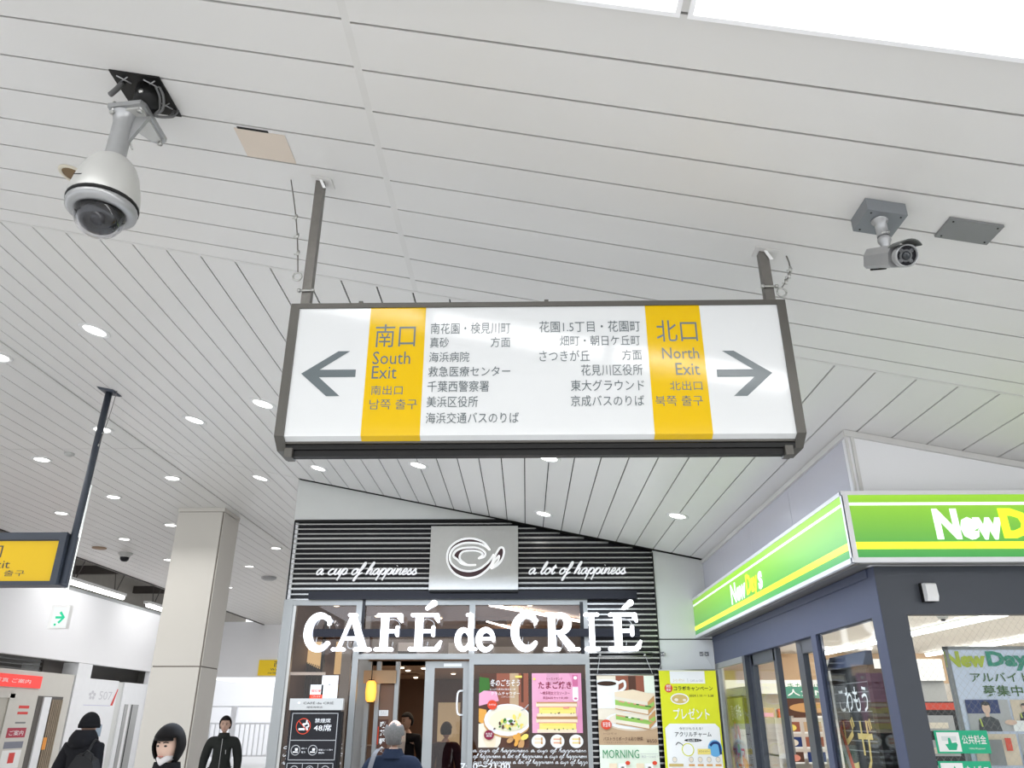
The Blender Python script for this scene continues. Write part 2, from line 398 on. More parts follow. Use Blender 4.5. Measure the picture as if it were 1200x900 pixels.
q = M(); q.box(-.66, .75, 10.345, 10.355, 0, 2.26, glass_dark); q.build('pane', w3)
# sliding door leaf of the cafe, stands half open
mb = M(); mb.box(-1.285, -1.165, 10.40, 10.44, 0, 2.28, alu); mb.box(-.80, -.72, 10.40, 10.44, 0, 2.28, alu)
mb.box(-1.165, -.80, 10.40, 10.44, 2.20, 2.28, alu); mb.box(-1.165, -.80, 10.40, 10.44, 0, .12, alu)
d1 = struct(mb.build('door_1'))
q = M(); q.box(-1.165, -.80, 10.415, 10.425, .12, 2.2, glass_dark); q.build('pane', d1)
q = M(); q.box(-1.05, -.82, 10.39, 10.40, 2.215, 2.255, paper); q.build('notice_strip', d1)
q = M(); F = FY(10.395); brush(q, F, smooth2([(-.80, 1.93), (-.86, 1.9), (-.86, 1.68), (-.80, 1.65)], 4), .02, paper, 0, .03); q.build('door_handle', d1)
# cafe interior
mb = M(); mb.box(-3.1, 1.65, 18.9, 19.05, 0, 3.2, brown); struct(mb.build('wall_inner_back'))
mb = M(); mb.box(-3.10, -3.04, 10.5, 19, 0, 3.2, brown); mb.box(1.62, 1.69, 10.5, 19, 0, 3.2, brown); struct(mb.build('wall_inner_side'))
mb = M(); mb.box(-3.1, 1.69, 10.46, 14.0, 3.12, 3.2, brown_ceil); mb.box(-3.1, 1.69, 14.0, 19, 2.45, 2.52, brown_ceil); mb.box(-3.1, 1.69, 14.0, 14.08, 2.45, 3.2, brown_ceil)
struct(mb.build('ceiling'))
glow = mat('cream_glow_panel', (.75, .6, .35), .6, emit=.55, ecol=(1, .72, .35))
a = atY(352, 783, 11.25); b = atY(379, 752, 11.25); mb = M(); mb.prism([(a.x, a.z+.10), (b.x, a.z-.02), (b.x, b.z), (a.x, b.z)], 'y', 11.25, 11.28, glow); a2 = atY(391, 790, 12.4); b2 = atY(404, 752, 12.4); mb.box(a2.x, b2.x, 12.4, 12.45, a2.z, b2.z, glow)
mb.box(a.x-.02, b.x+.03, 11.29, 11.33, .9, a.z+.12, black_m)
for k in range(12): mb.box(a.x+k*.028, a.x+k*.028+.012, 11.24, 11.29, .9, a.z+.10-k*.008, beam_m)
mb.box(b.x, b.x+.035, 11.2, 11.26, 0, 2.9, black_m)
struct(mb.build('wall_partition'))
# inner vestibule frame with timber header
mb = M(); mb.box(-2.13, -1.70, 10.72, 10.74, 2.03, 2.19, wood)
for x0 in (-2.10, -1.97, -1.72): mb.box(x0, x0+.055, 10.75, 10.83, 0, 2.3, alu)
mb.box(-2.3, -2.12, 10.9, 10.96, 0, 2.9, alu); mb.box(-2.55, -2.42, 11.2, 11.26, 0, 2.9, alu)
mb.box(-1.92, -1.72, 10.79, 10.80, 0, 2.02, brown); struct(mb.build('door_2'))
# grey duct panels behind the letters' lower half (bulkhead inside over the door)
inner_grey = mat('inner_grey_panel', (.33, .32, .31), .5)
mb = M(); mb.box(-2.09, 1.6, 10.95, 11.0, 2.36, 2.66, inner_grey); mb.box(-1.05, -.8, 10.93, 10.95, 2.36, 2.55, grey_wall); mb.box(-.45, .1, 10.93, 10.95, 2.36, 2.5, grey_wall)
mb.box(-2.09, 1.6, 10.94, 11.02, 2.66, 2.68, wood)
struct(mb.build('trim_1'))
q = tag(M(((-1.62, 10.9, 2.42))).box(-1.72, -1.47, 10.86, 10.92, 2.44, 2.55, paper).box(-1.72, -1.47, 10.86, 10.93, 2.41, 2.44, black_m).build('sensor_unit'), 'white sensor box with black underside over the cafe door', 'sensor')

# shop block (right)
XG, YG = 2.382, 5.37
mb = M()
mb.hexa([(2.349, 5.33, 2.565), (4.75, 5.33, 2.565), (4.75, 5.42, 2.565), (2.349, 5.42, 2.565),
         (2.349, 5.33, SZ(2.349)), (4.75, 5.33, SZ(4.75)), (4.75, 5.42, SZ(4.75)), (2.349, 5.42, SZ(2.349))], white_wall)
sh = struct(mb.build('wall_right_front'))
q = M(); q.box(2.335, 2.349, 5.318, 5.345, 2.9, SZ(2.36)-.03, trim_m); q.box(2.372, 2.395, 5.318, 5.33, 2.9, SZ(2.38)-.03, trim_m); q.build('corner_strip', sh)
q = M(); q.hexa([(2.33, 5.305, SZ(2.33)-.045), (4.75, 5.305, SZ(4.75)-.045), (4.75, 5.34, SZ(4.75)-.045), (2.33, 5.34, SZ(2.33)-.045),
                 (2.33, 5.305, SZ(2.33)-.002), (4.75, 5.305, SZ(4.75)-.002), (4.75, 5.34, SZ(4.75)-.002), (2.33, 5.34, SZ(2.33)-.002)], trim_m); q.build('cornice', sh)
mb = M()
mb.box(2.349, 2.47, 5.42, 10.32, 2.565, 2.9, under_m)
ysp = [5.42, 6.72, 8.02, 9.32, 10.33]
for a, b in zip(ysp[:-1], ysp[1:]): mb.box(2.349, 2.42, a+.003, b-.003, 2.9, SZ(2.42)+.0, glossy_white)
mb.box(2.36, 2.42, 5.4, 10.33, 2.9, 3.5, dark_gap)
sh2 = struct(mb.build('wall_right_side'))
q = M(); q.box(2.325, 2.36, 5.33, 10.33, SZ(2.35)-.045, SZ(2.35)-.002, trim_m); q.build('cornice', sh2)
# dark header and posts
mb = M(); mb.box(XG, XG+.08, YG+.14, 10.33, 2.24, 2.56, navy2); mb.box(XG, XG+.17, YG, YG+.14, 0, 2.56, navy); mb.box(XG+.17, 9.6, YG, YG+.08, 2.243, 2.56, navy); mb.box(4.85, 9.6, YG, YG+.08, 0, 2.25, navy)
mb.box(XG-.012, XG, YG+.1, 10.3, 2.50, 2.56, navy2)
mb.box(XG-.004, XG+.001, YG-.001, YG+.14, 0, 2.56, navy2)
mb.box(4.7, 4.85, YG, YG+.1, 0, 2.56, navy)
struct(mb.build('wall_right_frame'))
# shop interior shell
shop_white = mat('shop_white', (.78, .74, .68), .6); shop_orange = mat('shop_orange_board', (.72, .50, .30), .55)
mb = M(); mb.box(2.46, 11, 5.46, 17, 2.722, 2.8, shop_white); struct(mb.build('ceiling'))
mb = M(); mb.box(2.4, 11, 15.2, 15.3, 0, 2.2, shop_white); mb.box(2.4, 11, 15.2, 15.3, 2.2, 2.72, shop_orange); struct(mb.build('wall_shop_back'))
mb = M(); mb.box(9.5, 9.6, 5.45, 15.2, 0, 1.85, shop_white); mb.box(9.5, 9.6, 5.45, 15.2, 1.85, 2.72, shop_orange); struct(mb.build('wall_shop_side'))
mb = M(); mb.box(2.42, 2.5, 10.4, 15.2, 0, 2.75, shop_white); struct(mb.build('wall_shop_left'))
# shop side windows and doors
def sbar(mb, y0, y1, z0, z1, m=navy2, x0=XG-.0, x1=XG+.05): mb.box(x0, x1, y0, y1, z0, z1, m)
mb = M(); sbar(mb, 10.22, 10.30, 0, 2.24, alu); sbar(mb, 9.0, 10.25, 2.18, 2.24, alu); sbar(mb, 8.92, 9.02, 0, 2.24, navy)
o = struct(mb.build('window_4')); M().box(XG+.02, XG+.03, 9.02, 10.22, 0, 2.2, glass_store).build('pane', o)
mb = M(); sbar(mb, 8.78, 8.92, 0, 2.24, navy, XG+.05, XG+.1); sbar(mb, 7.95, 8.05, 0, 2.24, navy, XG+.05, XG+.1); sbar(mb, 8.0, 8.85, 2.13, 2.24, navy, XG+.05, XG+.1); sbar(mb, 8.0, 8.85, 0, .1, navy, XG+.05, XG+.1)
o = struct(mb.build('door_3')); M().box(XG+.07, XG+.08, 8.05, 8.8, .1, 2.14, glass_store).build('pane', o)
mb = M(); sbar(mb, 7.18, 7.33, 0, 2.24, navy, XG+.05, XG+.1); sbar(mb, 6.78, 6.86, 0, 2.24, navy2, XG+.05, XG+.1); sbar(mb, 6.85, 7.2, 2.13, 2.24, navy, XG+.05, XG+.1); sbar(mb, 6.85, 7.2, 0, .1, navy, XG+.05, XG+.1)
o = struct(mb.build('door_4')); M().box(XG+.07, XG+.08, 6.86, 7.2, .1, 2.14, glass_store).build('pane', o)
mb = M(); sbar(mb, 6.66, 6.78, 0, 2.24, navy2); sbar(mb, 5.5, 5.53, 0, 2.24, navy)
o = struct(mb.build('window_5')); M().box(XG+.02, XG+.03, 5.51, 6.66, 0, 2.24, glass_store).build('pane', o)
mb = M(); mb.box(XG+.16, XG+.18, YG+.02, YG+.06, 0, 2.24, navy)
o = struct(mb.build('window_6')); M().box(XG+.17, 4.7, YG+.03, YG+.04, 0, 2.243, glass_store).build('pane', o)
# wire mesh in the front glass
q = M(); F = FY(YG+.045); wm = mat('glass_wire', (.35, .33, .3), .5, .5)
k = -2.3
while k < 2.6:
    pts = []
    for sgn in (1, -1):
        # line v = sgn*(u - c)*1.15, clipped to the pane
        c = 2.55+k+1.0
        u0, u1 = 2.56, 3.75; v0, v1 = .9, 2.24
        P0 = []
        for u in (u0, u1):
            v = 1.6+sgn*1.15*(u-c)
            if v0 <= v <= v1: P0.append((u, v))
        for v in (v0, v1):
            u = c+sgn*(v-1.6)/1.15
            if u0 < u < u1: P0.append((u, v))
        if len(P0) >= 2: brush(q, F, [P0[0], P0[1]], .0009, wm, round_ends=False)
    k += .045
q.build('wire_mesh', o, 'stuff')

# ================================================================ COLUMN
o = thing('column', 'square cream panelled column standing left of the cafe', 'column', (-5.85, 13.95, 0))
cg = mat('column_joint', (.22, .19, .16), .6)
q = M((-5.85, 13.95, 0)); q.box(-6.25, -5.44, 13.56, 14.31, 0, 5.11, cg); q.build('core', o)
for z0, z1, mm in ((0, 2.40, col_m), (2.42, 5.03, col_m)):
    q = M((-5.85, 13.95, 0)); q.box(-6.26, -5.455, 13.545, 13.56, z0, z1, mm); q.build('panel', o)
    q = M((-5.85, 13.95, 0)); q.box(-5.44, -5.425, 13.57, 14.30, z0, z1, mm); q.build('panel', o)
    q = M((-5.85, 13.95, 0)); q.box(-6.265, -6.25, 13.56, 14.31, z0, z1, mm); q.build('panel', o)
q = M((-5.85, 13.95, 0)); q.box(-6.27, -5.42, 13.535, 14.32, 5.04, 5.108, col_m); q.build('collar', o)
q = M((-5.85, 13.95, 0)); q.box(-6.28, -5.41, 13.53, 14.33, 0, .12, steel); q.build('base', o)

# ================================================================ HANGING DIRECTION SIGN
def arrow_pts(tip, sgn, s):   # chevron arrow, tip at (u,v), pointing to sgn
    q = [(0, 0), (.165, .115), (.220, .115), (.085, .019), (.255, .019), (.255, -.019), (.085, -.019), (.190, -.115), (.128, -.115)]
    return [(tip[0]-sgn*a*s, tip[1]+b*s) for a, b in q]
ys0 = 3.25
SG = (.064, 3.35, 2.70)
o = thing('direction_sign', 'long white and yellow station exit sign hung on two poles above the cafe', 'sign', SG)
mb = M(SG); mb.box(-1.10, 1.23, ys0+.03, ys0+.20, 2.745, 3.42, frame_m); mb.box(-1.10, 1.23, ys0+.07, ys0+.2, 2.735, 2.75, black_m); mb.build('housing', o)
F = FY(ys0)
mb = M(SG)
def sface(mb, u0, u1, m, n):
    mb.add([F(u0, 2.77, n), F(u1, 2.77, n), F(u1, 3.425, n), F(u0, 3.425, n)], [(0, 1, 2, 3)], m)
    mb.add([(u0, ys0-n, 2.77), (u1, ys0-n, 2.77), (u1, ys0+.055, 2.742-n), (u0, ys0+.055, 2.742-n)], [(3, 2, 1, 0)], m)
sface(mb, -1.085, 1.215, sign_white, 0); mb.box(-1.085, 1.215, ys0+.001, ys0+.03, 2.775, 3.425, sign_white); face = mb.build('sign_face', o)
yl = (atY(433, 362, ys0).x+atY(424, 516, ys0).x)/2; yl2 = (atY(500, 362, ys0).x+atY(491, 516, ys0).x)/2
yr = (atY(757, 362, ys0).x+atY(766.5, 516, ys0).x)/2; yr2 = (atY(821, 362, ys0).x+atY(835, 516, ys0).x)/2
for a, b in ((yl, yl2), (yr, yr2)):
    mb = M(SG); sface(mb, a, b, sign_yellow, .001); mb.build('yellow_film', face)
mb = M(SG); n1 = .0016; n2 = .0022
tl = atY(353, 438, ys0); poly(mb, F, arrow_pts((tl.x, tl.z), -1, 1.0), sign_grey, n1); mb.build('arrow', face)
mb = M(SG); tr = atY(905, 437, ys0); poly(mb, F, arrow_pts((tr.x, tr.z), 1, 1.0), sign_grey, n1); mb.build('arrow', face)
mb = M(SG)
for s_, x0, y0, x1, y1, b_ in (
    ('南口', 440, 379, 487, 406, 0), ('South', 437, 411, 481, 426, 0), ('Exit', 436, 428, 465, 443, 0), ('南出口', 435, 451, 472, 462, 0), ('남쪽 출구', 433, 467, 489, 479, 0),
    ('南花園・検見川町', 505, 378, 598, 391, 0), ('真砂', 504, 395, 526, 407, 0), ('方面', 575, 395, 598, 407, 0), ('海浜病院', 503, 412, 550, 424, 0),
    ('救急医療センター', 502, 429, 598, 441, 0), ('千葉西警察署', 501, 446, 573, 459, 0), ('美浜区役所', 500, 464, 560, 477, 0), ('海浜交通バスのりば', 499, 483, 608, 496, 0),
    ('花園1.5丁目・花園町', 632, 377, 750, 390, 0), ('畑町・朝日ケ丘町', 656, 394, 750, 406, 0), ('さつきが丘', 632, 411, 691, 424, 0), ('方面', 729, 411, 752, 423, 0),
    ('花見川区役所', 681, 428, 753, 441, 0), ('東大グラウンド', 669, 446, 755, 459, 0), ('京成バスのりば', 669, 464, 755, 477, 0),
    ('北口', 769, 377, 817, 402, 0), ('North', 776, 409, 819, 422, 0), ('Exit', 792, 427, 820, 441, 0), ('北出口', 785, 448, 823, 459, 0), ('북쪽 출구', 768, 465, 824, 477, 0)):
    ym = (y0+y1)/2; a = atY(x0, ym, ys0).x; b = atY(x1, ym, ys0).x; v0 = atY(600, y1, ys0).z; v1 = atY(600, y0, ys0).z
    dz = .004*(600-(x0+x1)/2)*-.0028*0
    text(mb, F, s_, a, v0, b, v1, sign_grey, n2, b_)
mb.build('lettering', face)
mb = M(SG)
mb.box(-1.085, 1.215, ys0-.008, ys0+.2, 3.425, 3.45, frame_m); mb.box(-1.085, 1.215, ys0+.04, ys0+.075, 2.72, 2.742, black_m); mb.box(-1.08, 1.20, ys0+.05, ys0+.09, 2.69, 2.725, black_m)
mb.box(-.80, -.78, ys0-.006, ys0+.01, 3.45, 3.462, frame_m); mb.box(.10, .12, ys0-.006, ys0+.01, 3.45, 3.462, frame_m)
mb.build('frame', o)
for x0, x1 in ((-1.128, -1.085), (1.215, 1.256)):
    mb = M(SG); mb.prism([(ys0-.008, 2.77), (ys0-.008, 3.45), (ys0+.205, 3.45), (ys0+.205, 2.72), (ys0+.06, 2.72)], 'x', x0, x1, frame_m); mb.build('end_cap', o)
for x0 in (-1.085, 1.165):
    mb = M(SG); mb.box(x0, x0+.035, ys0+.03, ys0+.1, 2.682, 2.725, frame_m); mb.build('hinge', o)
pole_m = mat('hanger_steel', (.19, .18, .165), .45, .5, var=.15, scale=30)
for px_, py_ in ((-1.105, ys0+.055), (1.19, ys0+.055)):
    mb = M(SG); zt = SZ(px_+.02)
    mb.box(px_, px_+.045, py_, py_+.045, 3.43, zt, pole_m); pl_ = mb.build('hanger_pole', o)
    mb = M(SG); mb.hexa([(px_-.02, py_-.03, SZ(px_-.02)-.006), (px_+.09, py_-.03, SZ(px_+.09)-.006), (px_+.09, py_+.06, SZ(px_+.09)-.006), (px_-.02, py_+.06, SZ(px_-.02)-.006),
        (px_-.02, py_-.03, SZ(px_-.02)-.001), (px_+.09, py_-.03, SZ(px_+.09)-.001), (px_+.09, py_+.06, SZ(px_+.09)-.001), (px_-.02, py_+.06, SZ(px_-.02)-.001)], trim_m)
    mb.hexa([(px_+.045, py_-.012, zt-.06), (px_+.062, py_-.012, zt-.06), (px_+.062, py_-.006, zt-.06), (px_+.045, py_-.006, zt-.06), (px_+.02, py_-.012, zt-.004), (px_+.035, py_-.012, zt-.004), (px_+.035, py_-.006, zt-.004), (px_+.02, py_-.006, zt-.004)], paper)
    mb.build('ceiling_bracket', pl_)
    mb = M(SG); zb = 3.555
    mb.tube([(px_-.02, py_-.008, zb), (px_+.065, py_-.008, zb)], .006, steel, 8)
    for xx in (px_-.012, px_+.057): mb.tube([(xx-.006, py_-.008, zb), (xx+.006, py_-.008, zb)], .0115, steel, 6)
    mb.build('bolt', pl_)
def torus(mb, c, R, r, m, ax='y', n=20):
    pts = []
    for k in range(n+1):
        t = 2*PI*k/n; a, b = R*math.cos(t), R*math.sin(t)
        pts.append({'y': (c[0]+a, c[1], c[2]+b), 'x': (c[0], c[1]+a, c[2]+b), 'z': (c[0]+a, c[1]+b, c[2])}[ax])
    mb.tube(pts, r, m, 8, False)
def safety_wire(label, top, bot, sag, org):
    o = thing('safety_wire', label, 'wire', tuple(top))
    mb = M(tuple(top)); pts = []
    for k in range(13):
        t = k/12; p = Vector(top).lerp(Vector(bot), t); p.x += sag*math.sin(PI*t); pts.append(p)
    mb.tube(pts, .0035, pole_m, 6); mb.build('cable', o)
    for t in (.42, .62, .8):
        p = Vector(top).lerp(Vector(bot), t); p.x += sag*math.sin(PI*t)
        mb = M(tuple(top)); mb.tube([p+Vector((0, 0, -.014)), p+Vector((.002, 0, .014))], .0075, steel, 8); mb.tube([p+Vector((-.018, 0, -.008)), p+Vector((.01, 0, .004))], .004, steel, 6); mb.build('clamp', o)
    mb = M(tuple(top)); torus(mb, (bot[0], bot[1], bot[2]-.022), .022, .005, steel); mb.build('ring', o)
    return o
a_ = atS(341, 211); b_ = atY(349, 320, ys0+.03); safety_wire('steel safety wire with clamps beside the left hanger pole of the long exit sign', a_, b_, .012, None)
a_ = atS(921.5, 300); b_ = atY(915.5, 338, ys0+.03); safety_wire('short steel safety wire with ring beside the right hanger pole of the long exit sign', a_, b_, .03, None)

# ================================================================ DOME CAMERA
P0 = Vector((-1.83, 2.83, SZ(-1.83)))
o = thing('dome_camera', 'large silver dome security camera hanging from black ceiling plate, upper left', 'security camera', P0)
def sloped_box(mb, x0, x1, y0, y1, d0, d1, m):   # d = distance below the sloping ceiling
    mb.hexa([(x0, y0, SZ(x0)-d1), (x1, y0, SZ(x1)-d1), (x1, y1, SZ(x1)-d1), (x0, y1, SZ(x0)-d1),
             (x0, y0, SZ(x0)-d0), (x1, y0, SZ(x1)-d0), (x1, y1, SZ(x1)-d0), (x0, y1, SZ(x0)-d0)], m)
    return mb
mb = M(P0); sloped_box(mb, -1.955, -1.705, 2.70, 2.958, .001, .009, black_m); pl_ = mb.build('ceiling_plate', o)
for cx, cy in ((-1.90, 2.745), (-1.765, 2.745), (-1.755, 2.885)):
    mb = M(P0)
    for s in (1, -1):
        a = Vector((cx-.028, cy-.02*s, SZ(cx-.028)-.011)); b = Vector((cx+.028, cy+.02*s, SZ(cx+.028)-.011)); mb.tube([a, b], .0035, cam_sil, 6)
    mb.build('cross_slot', pl_)
mb = M(P0); mb.tube([(-1.80, 2.80, SZ(-1.80)-.006), (-1.80, 2.80, 4.285)], .058, black_m, 20); mb.tube([(-1.80, 2.745, 4.32), (-1.80, 2.735, 4.32)], .012, steel, 8); mb.build('stub', o)
cab = mat('cable_grey', (.12, .12, .12), .5)
for dx in (0, .018):
    mb = M(P0); mb.tube(smooth2([(-1.75+dx, 2.76, 4.37), (-1.735+dx, 2.79, 4.33), (-1.75+dx, 2.83, 4.29), (-1.78, 2.86, 4.28), (-1.735+dx, 2.90, 4.31), (-1.72+dx, 2.91, 4.36)], 4), .0065, cab, 7); mb.build('cable', o)
mb = M(P0); mb.tube(smooth2([(-1.92, 2.77, 4.40), (-1.935, 2.76, 4.35), (-1.95, 2.75, 4.31)], 4), .013, cab, 8); mb.build('cable', o)
mb = M(P0)
mb.prism([(-1.965, 2.775), (-1.80, 2.755), (-1.785, 2.78), (-1.79, 3.02), (-1.83, 3.04), (-1.86, 3.02), (-1.965, 2.83)], 'z', 4.258, 4.282, cam_sil)
mb.prism([(-1.955, 2.79), (-1.81, 2.775), (-1.80, 2.80), (-1.805, 3.0), (-1.85, 3.0), (-1.95, 2.83)], 'z', 4.246, 4.258, cam_wht)
br = mb.build('bracket', o)
for bx, by in ((-1.945, 2.79), (-1.81, 2.785), (-1.815, 3.01)):
    mb = M(P0); mb.tube([(bx, by, 4.30), (bx, by, 4.235)], .009, steel, 6); mb.tube([(bx, by, 4.242), (bx, by, 4.234)], .014, steel, 6); mb.build('bolt', br)
mb = M(P0); cx, cy = -1.906, 2.835
mb.lathe([(.062, 4.255), (.052, 4.24), (.046, 4.20), (.046, 4.02), (.05, 3.985)], (cx, cy, 0), cam_sil)
mb.prism([(cx+.04, 4.25), (cx+.12, 4.25), (cx+.045, 4.10)], 'y', cy-.006, cy+.012, cam_sil)
mb.build('pipe', o)
mb = M(P0); mb.tube(smooth2([(cx+.06, cy+.02, 4.24), (cx+.052, cy+.02, 4.18), (cx+.045, cy+.01, 4.12), (cx+.06, cy+.02, 4.07)], 4), .004, steel, 6); mb.build('safety_cord', o)
mb = M(P0)
mb.lathe([(.03, 4.00), (.060, 3.995), (.088, 3.972), (.103, 3.945)], (cx, cy, 0), mat('camera_cap', (.50, .50, .48), .4))
mb.build('cap', o)
mb = M(P0)
mb.lathe([(.106, 3.945), (.125, 3.90), (.138, 3.85), (.147, 3.80), (.151, 3.765), (.151, 3.745)], (cx, cy, 0), cam_wht)
mb.box(cx-.07, cx-.02, cy-.143, cy-.14, 3.80, 3.803, black_m)
hs = mb.build('housing', o)
mb = M(P0); mb.lathe([(.151, 3.745), (.153, 3.74), (.153, 3.73), (.146, 3.728)], (cx, cy, 0), black_m); mb.build('seal', hs)
mb = M(P0); mb.lathe([(.146, 3.733), (.150, 3.72), (.148, 3.70), (.135, 3.688), (.118, 3.685), (.108, 3.69)], (cx, cy, 0), cam_sil); mb.build('ring', o)
dome_gl = glass_mat('dome_plastic', (.90, .90, .92), 1.7)
mb = M(P0); mb.lathe([(.110*math.cos(t), 3.69-.118*math.sin(t)) for t in [PI/2*k/12 for k in range(12)]]+[(.001, 3.572)], (cx, cy, 0), dome_gl, 32); mb.build('dome', o)
mb = M(P0); mb.lathe([(.001, 3.70), (.100, 3.70), (.088, 3.66)]+[(.084*math.cos(t), 3.66-.065*math.sin(t)) for t in [PI/2*k/8 for k in range(1, 8)]]+[(.001, 3.595)], (cx, cy, 0), black_gloss, 28)
mb.tube([(cx+.02, cy-.04, 3.64), (cx+.045, cy-.075, 3.61)], .03, mat('lens_barrel', (.05, .05, .055), .2, .3), 16); mb.build('camera_ball', o)

# ================================================================ BULLET CAMERA
P1 = Vector((1.59, 2.88, SZ(1.59)))
o = thing('bullet_camera', 'silver bullet security camera with sun hood under a grey box, upper right', 'security camera', P1)
mb = M(P1); sloped_box(mb, 1.508, 1.676, 2.80, 2.965, .001, .062, mat('junction_box_grey', (.22, .235, .25), .4, .3))
mb2 = None; bx = mb.build('junction_box', o)
for dx, dy in ((1.53, 2.82), (1.655, 2.82), (1.655, 2.945), (1.53, 2.945)):
    q = M(P1); q.tube([(dx, dy, SZ(dx)-.06), (dx, dy, SZ(dx)-.065)], .004, black_m, 6); q.build('screw', bx)
mb = M(P1); ax, ay = 1.585, 2.865
mb.lathe([(.036, 3.632), (.034, 3.622), (.0255, 3.618), (.024, 3.56), (.026, 3.545)], (ax, ay, 0), cam_sil, 20); mb.build('mount', o)
mb = M(P1); mb.lathe([(.02, 3.548), (.0275, 3.535), (.028, 3.52), (.021, 3.508), (.018, 3.46)], (ax, ay, 0), cam_sil, 20)
mb.tube([(ax-.015, ay-.018, 3.552), (ax+.02, ay-.02, 3.56)], .006, steel, 6); mb.build('swivel', o)
# body along a direction toward the right, nearer and down
L0 = Vector((1.515, 2.96, 3.480)); L1 = Vector((1.675, 2.69, 3.385))
ctrA = atY(1022, 304, 2.93); ctrB = atY(1062.5, 299.5, 2.66)
d_ = (ctrB-ctrA).normalized(); up = Vector((0, 0, 1)); sx_ = d_.cross(up).normalized(); uz = sx_.cross(d_).normalized()
def BP(a, b, c): return ctrA+d_*a+sx_*b+uz*c
LB = (ctrB-ctrA).length
mb = M(P1); sec = [(-.040, -.030), (-.028, -.042), (.028, -.042), (.040, -.030), (.043, .015), (.030, .045), (-.030, .045), (-.043, .015)]
vs = []
for a, sc in ((-.005, .8), (.01, 1.0), (LB*.62, 1.03), (LB*.8, 1.08)):
    vs += [BP(a, b*sc, c*sc) for b, c in sec]
fs = [(i*8+k, i*8+(k+1) % 8, (i+1)*8+(k+1) % 8, (i+1)*8+k) for i in range(3) for k in range(8)]+[tuple(range(7, -1, -1)), tuple(range(24, 32))]
mb.add(vs, fs, cam_sil)
bd = mb.build('body', o)
mb = M(P1)
for k in range(7): mb.tube([BP(.02+.014*k, -.016, -.043), BP(.026+.014*k, .016, -.046)], .0045, black_m, 6)
mb.build('cooling_slots', bd)
mb = M(P1); vs = [BP(.03, -.0445, -.012), BP(.062, -.0455, -.012), BP(.062, -.0455, .022), BP(.03, -.0445, .02)]; mb.add([v+sx_*-.001 for v in vs], [(0, 1, 2, 3)], mat('pale_sticker', (.45, .46, .46), .5)); mb.build('sticker', bd)
Rm = Matrix((sx_, uz, d_)).transposed()
def BC(a): return BP(a, 0, 0)
mb = M(P1); mb.lathe([(.040, -.045), (.045, -.03), (.047, -.01), (.047, .004), (.044, .009), (.0405, .006), (.040, -.008)], ctrB, cam_sil, 28, Rm); mb.build('front_ring', o)
mb = M(P1); mb.lathe([(.001, -.006), (.042, -.006)], ctrB, black_gloss, 24, Rm); mb.lathe([(.001, .003), (.015, .003), (.017, -.002), (.017, -.007)], ctrB, mat('lens_glass', (.03, .035, .04), .05, .2), 20, Rm)
lm = mat('lens_hood_grey', (.12, .125, .13), .35)
for t in range(4):
    an = PI/4+t*PI/2; c = Rm @ Vector((.029*math.cos(an), .029*math.sin(an), -.004)); mb.lathe([(.001, .002), (.008, .002), (.009, -.003)], ctrB+c, lm, 12, Rm)
mb.lathe([(.018, -.004), (.024, -.002), (.026, -.006)], ctrB, lm, 20, Rm)
mb.build('lens', o)
mb = M(P1); n = 9; vs = []
for a, rr in ((LB-.075, .052), (LB-.02, .056), (LB+.035, .060)):
    for k in range(n):
        t = math.radians(38+104*k/(n-1)); vs.append(BP(a-(.0 if a < LB else .018*abs(k-4)/4*.6), rr*math.cos(t)*1.02, rr*math.sin(t)+.002))
m2 = len(vs); vs += [v+uz*.004 for v in vs]
fs = []
for i in range(2):
    for k in range(n-1):
        a = i*n+k; fs.append((a, a+1, a+n+1, a+n)); fs.append((m2+a, m2+a+n, m2+a+n+1, m2+a+1))
for k in range(n-1): fs.append((2*n+k, 2*n+k+1, m2+2*n+k+1, m2+2*n+k)); fs.append((k, m2+k, m2+k+1, k+1))
for i in range(2): fs.append((i*n, i*n+n, m2+i*n+n, m2+i*n)); fs.append((i*n+n-1, m2+i*n+n-1, m2+i*n+2*n-1, i*n+2*n-1))
mb.add(vs, fs, mat('sun_hood', (.085, .09, .085), .4)); mb.build('sun_hood', o)

# ceiling fittings
P2 = Vector((1.99, 2.91, SZ(1.99)))
mb = M(P2); sloped_box(mb, 1.88, 2.104, 2.838, 2.98, .001, .012, grey_box); o = mb.build('cover_plate'); tag(o, 'flat dark grey cover plate screwed to the ceiling beside the bullet camera', 'cover plate')
for dx, dy in ((1.90, 2.855), (2.085, 2.855), (2.085, 2.962), (1.90, 2.962)):
    q = M(P2); q.tube([(dx, dy, SZ(dx)-.011), (dx, dy, SZ(dx)-.015)], .004, black_m, 6); q.build('screw', o)
P2 = Vector((-1.31, 3.09, SZ(-1.31)))
mb = M(P2); sloped_box(mb, -1.445, -1.182, 2.985, 3.196, .0005, .003, mat('beige_patch', (.66, .57, .48), .5)); o = mb.build('access_patch'); tag(o, 'beige patch on the ceiling plank between dome camera and left hanger pole', 'ceiling patch')
mb = M(P2); sloped_box(mb, -1.425, -1.265, 2.972, 2.984, .0002, .004, black_m); mb.build('slot', o)

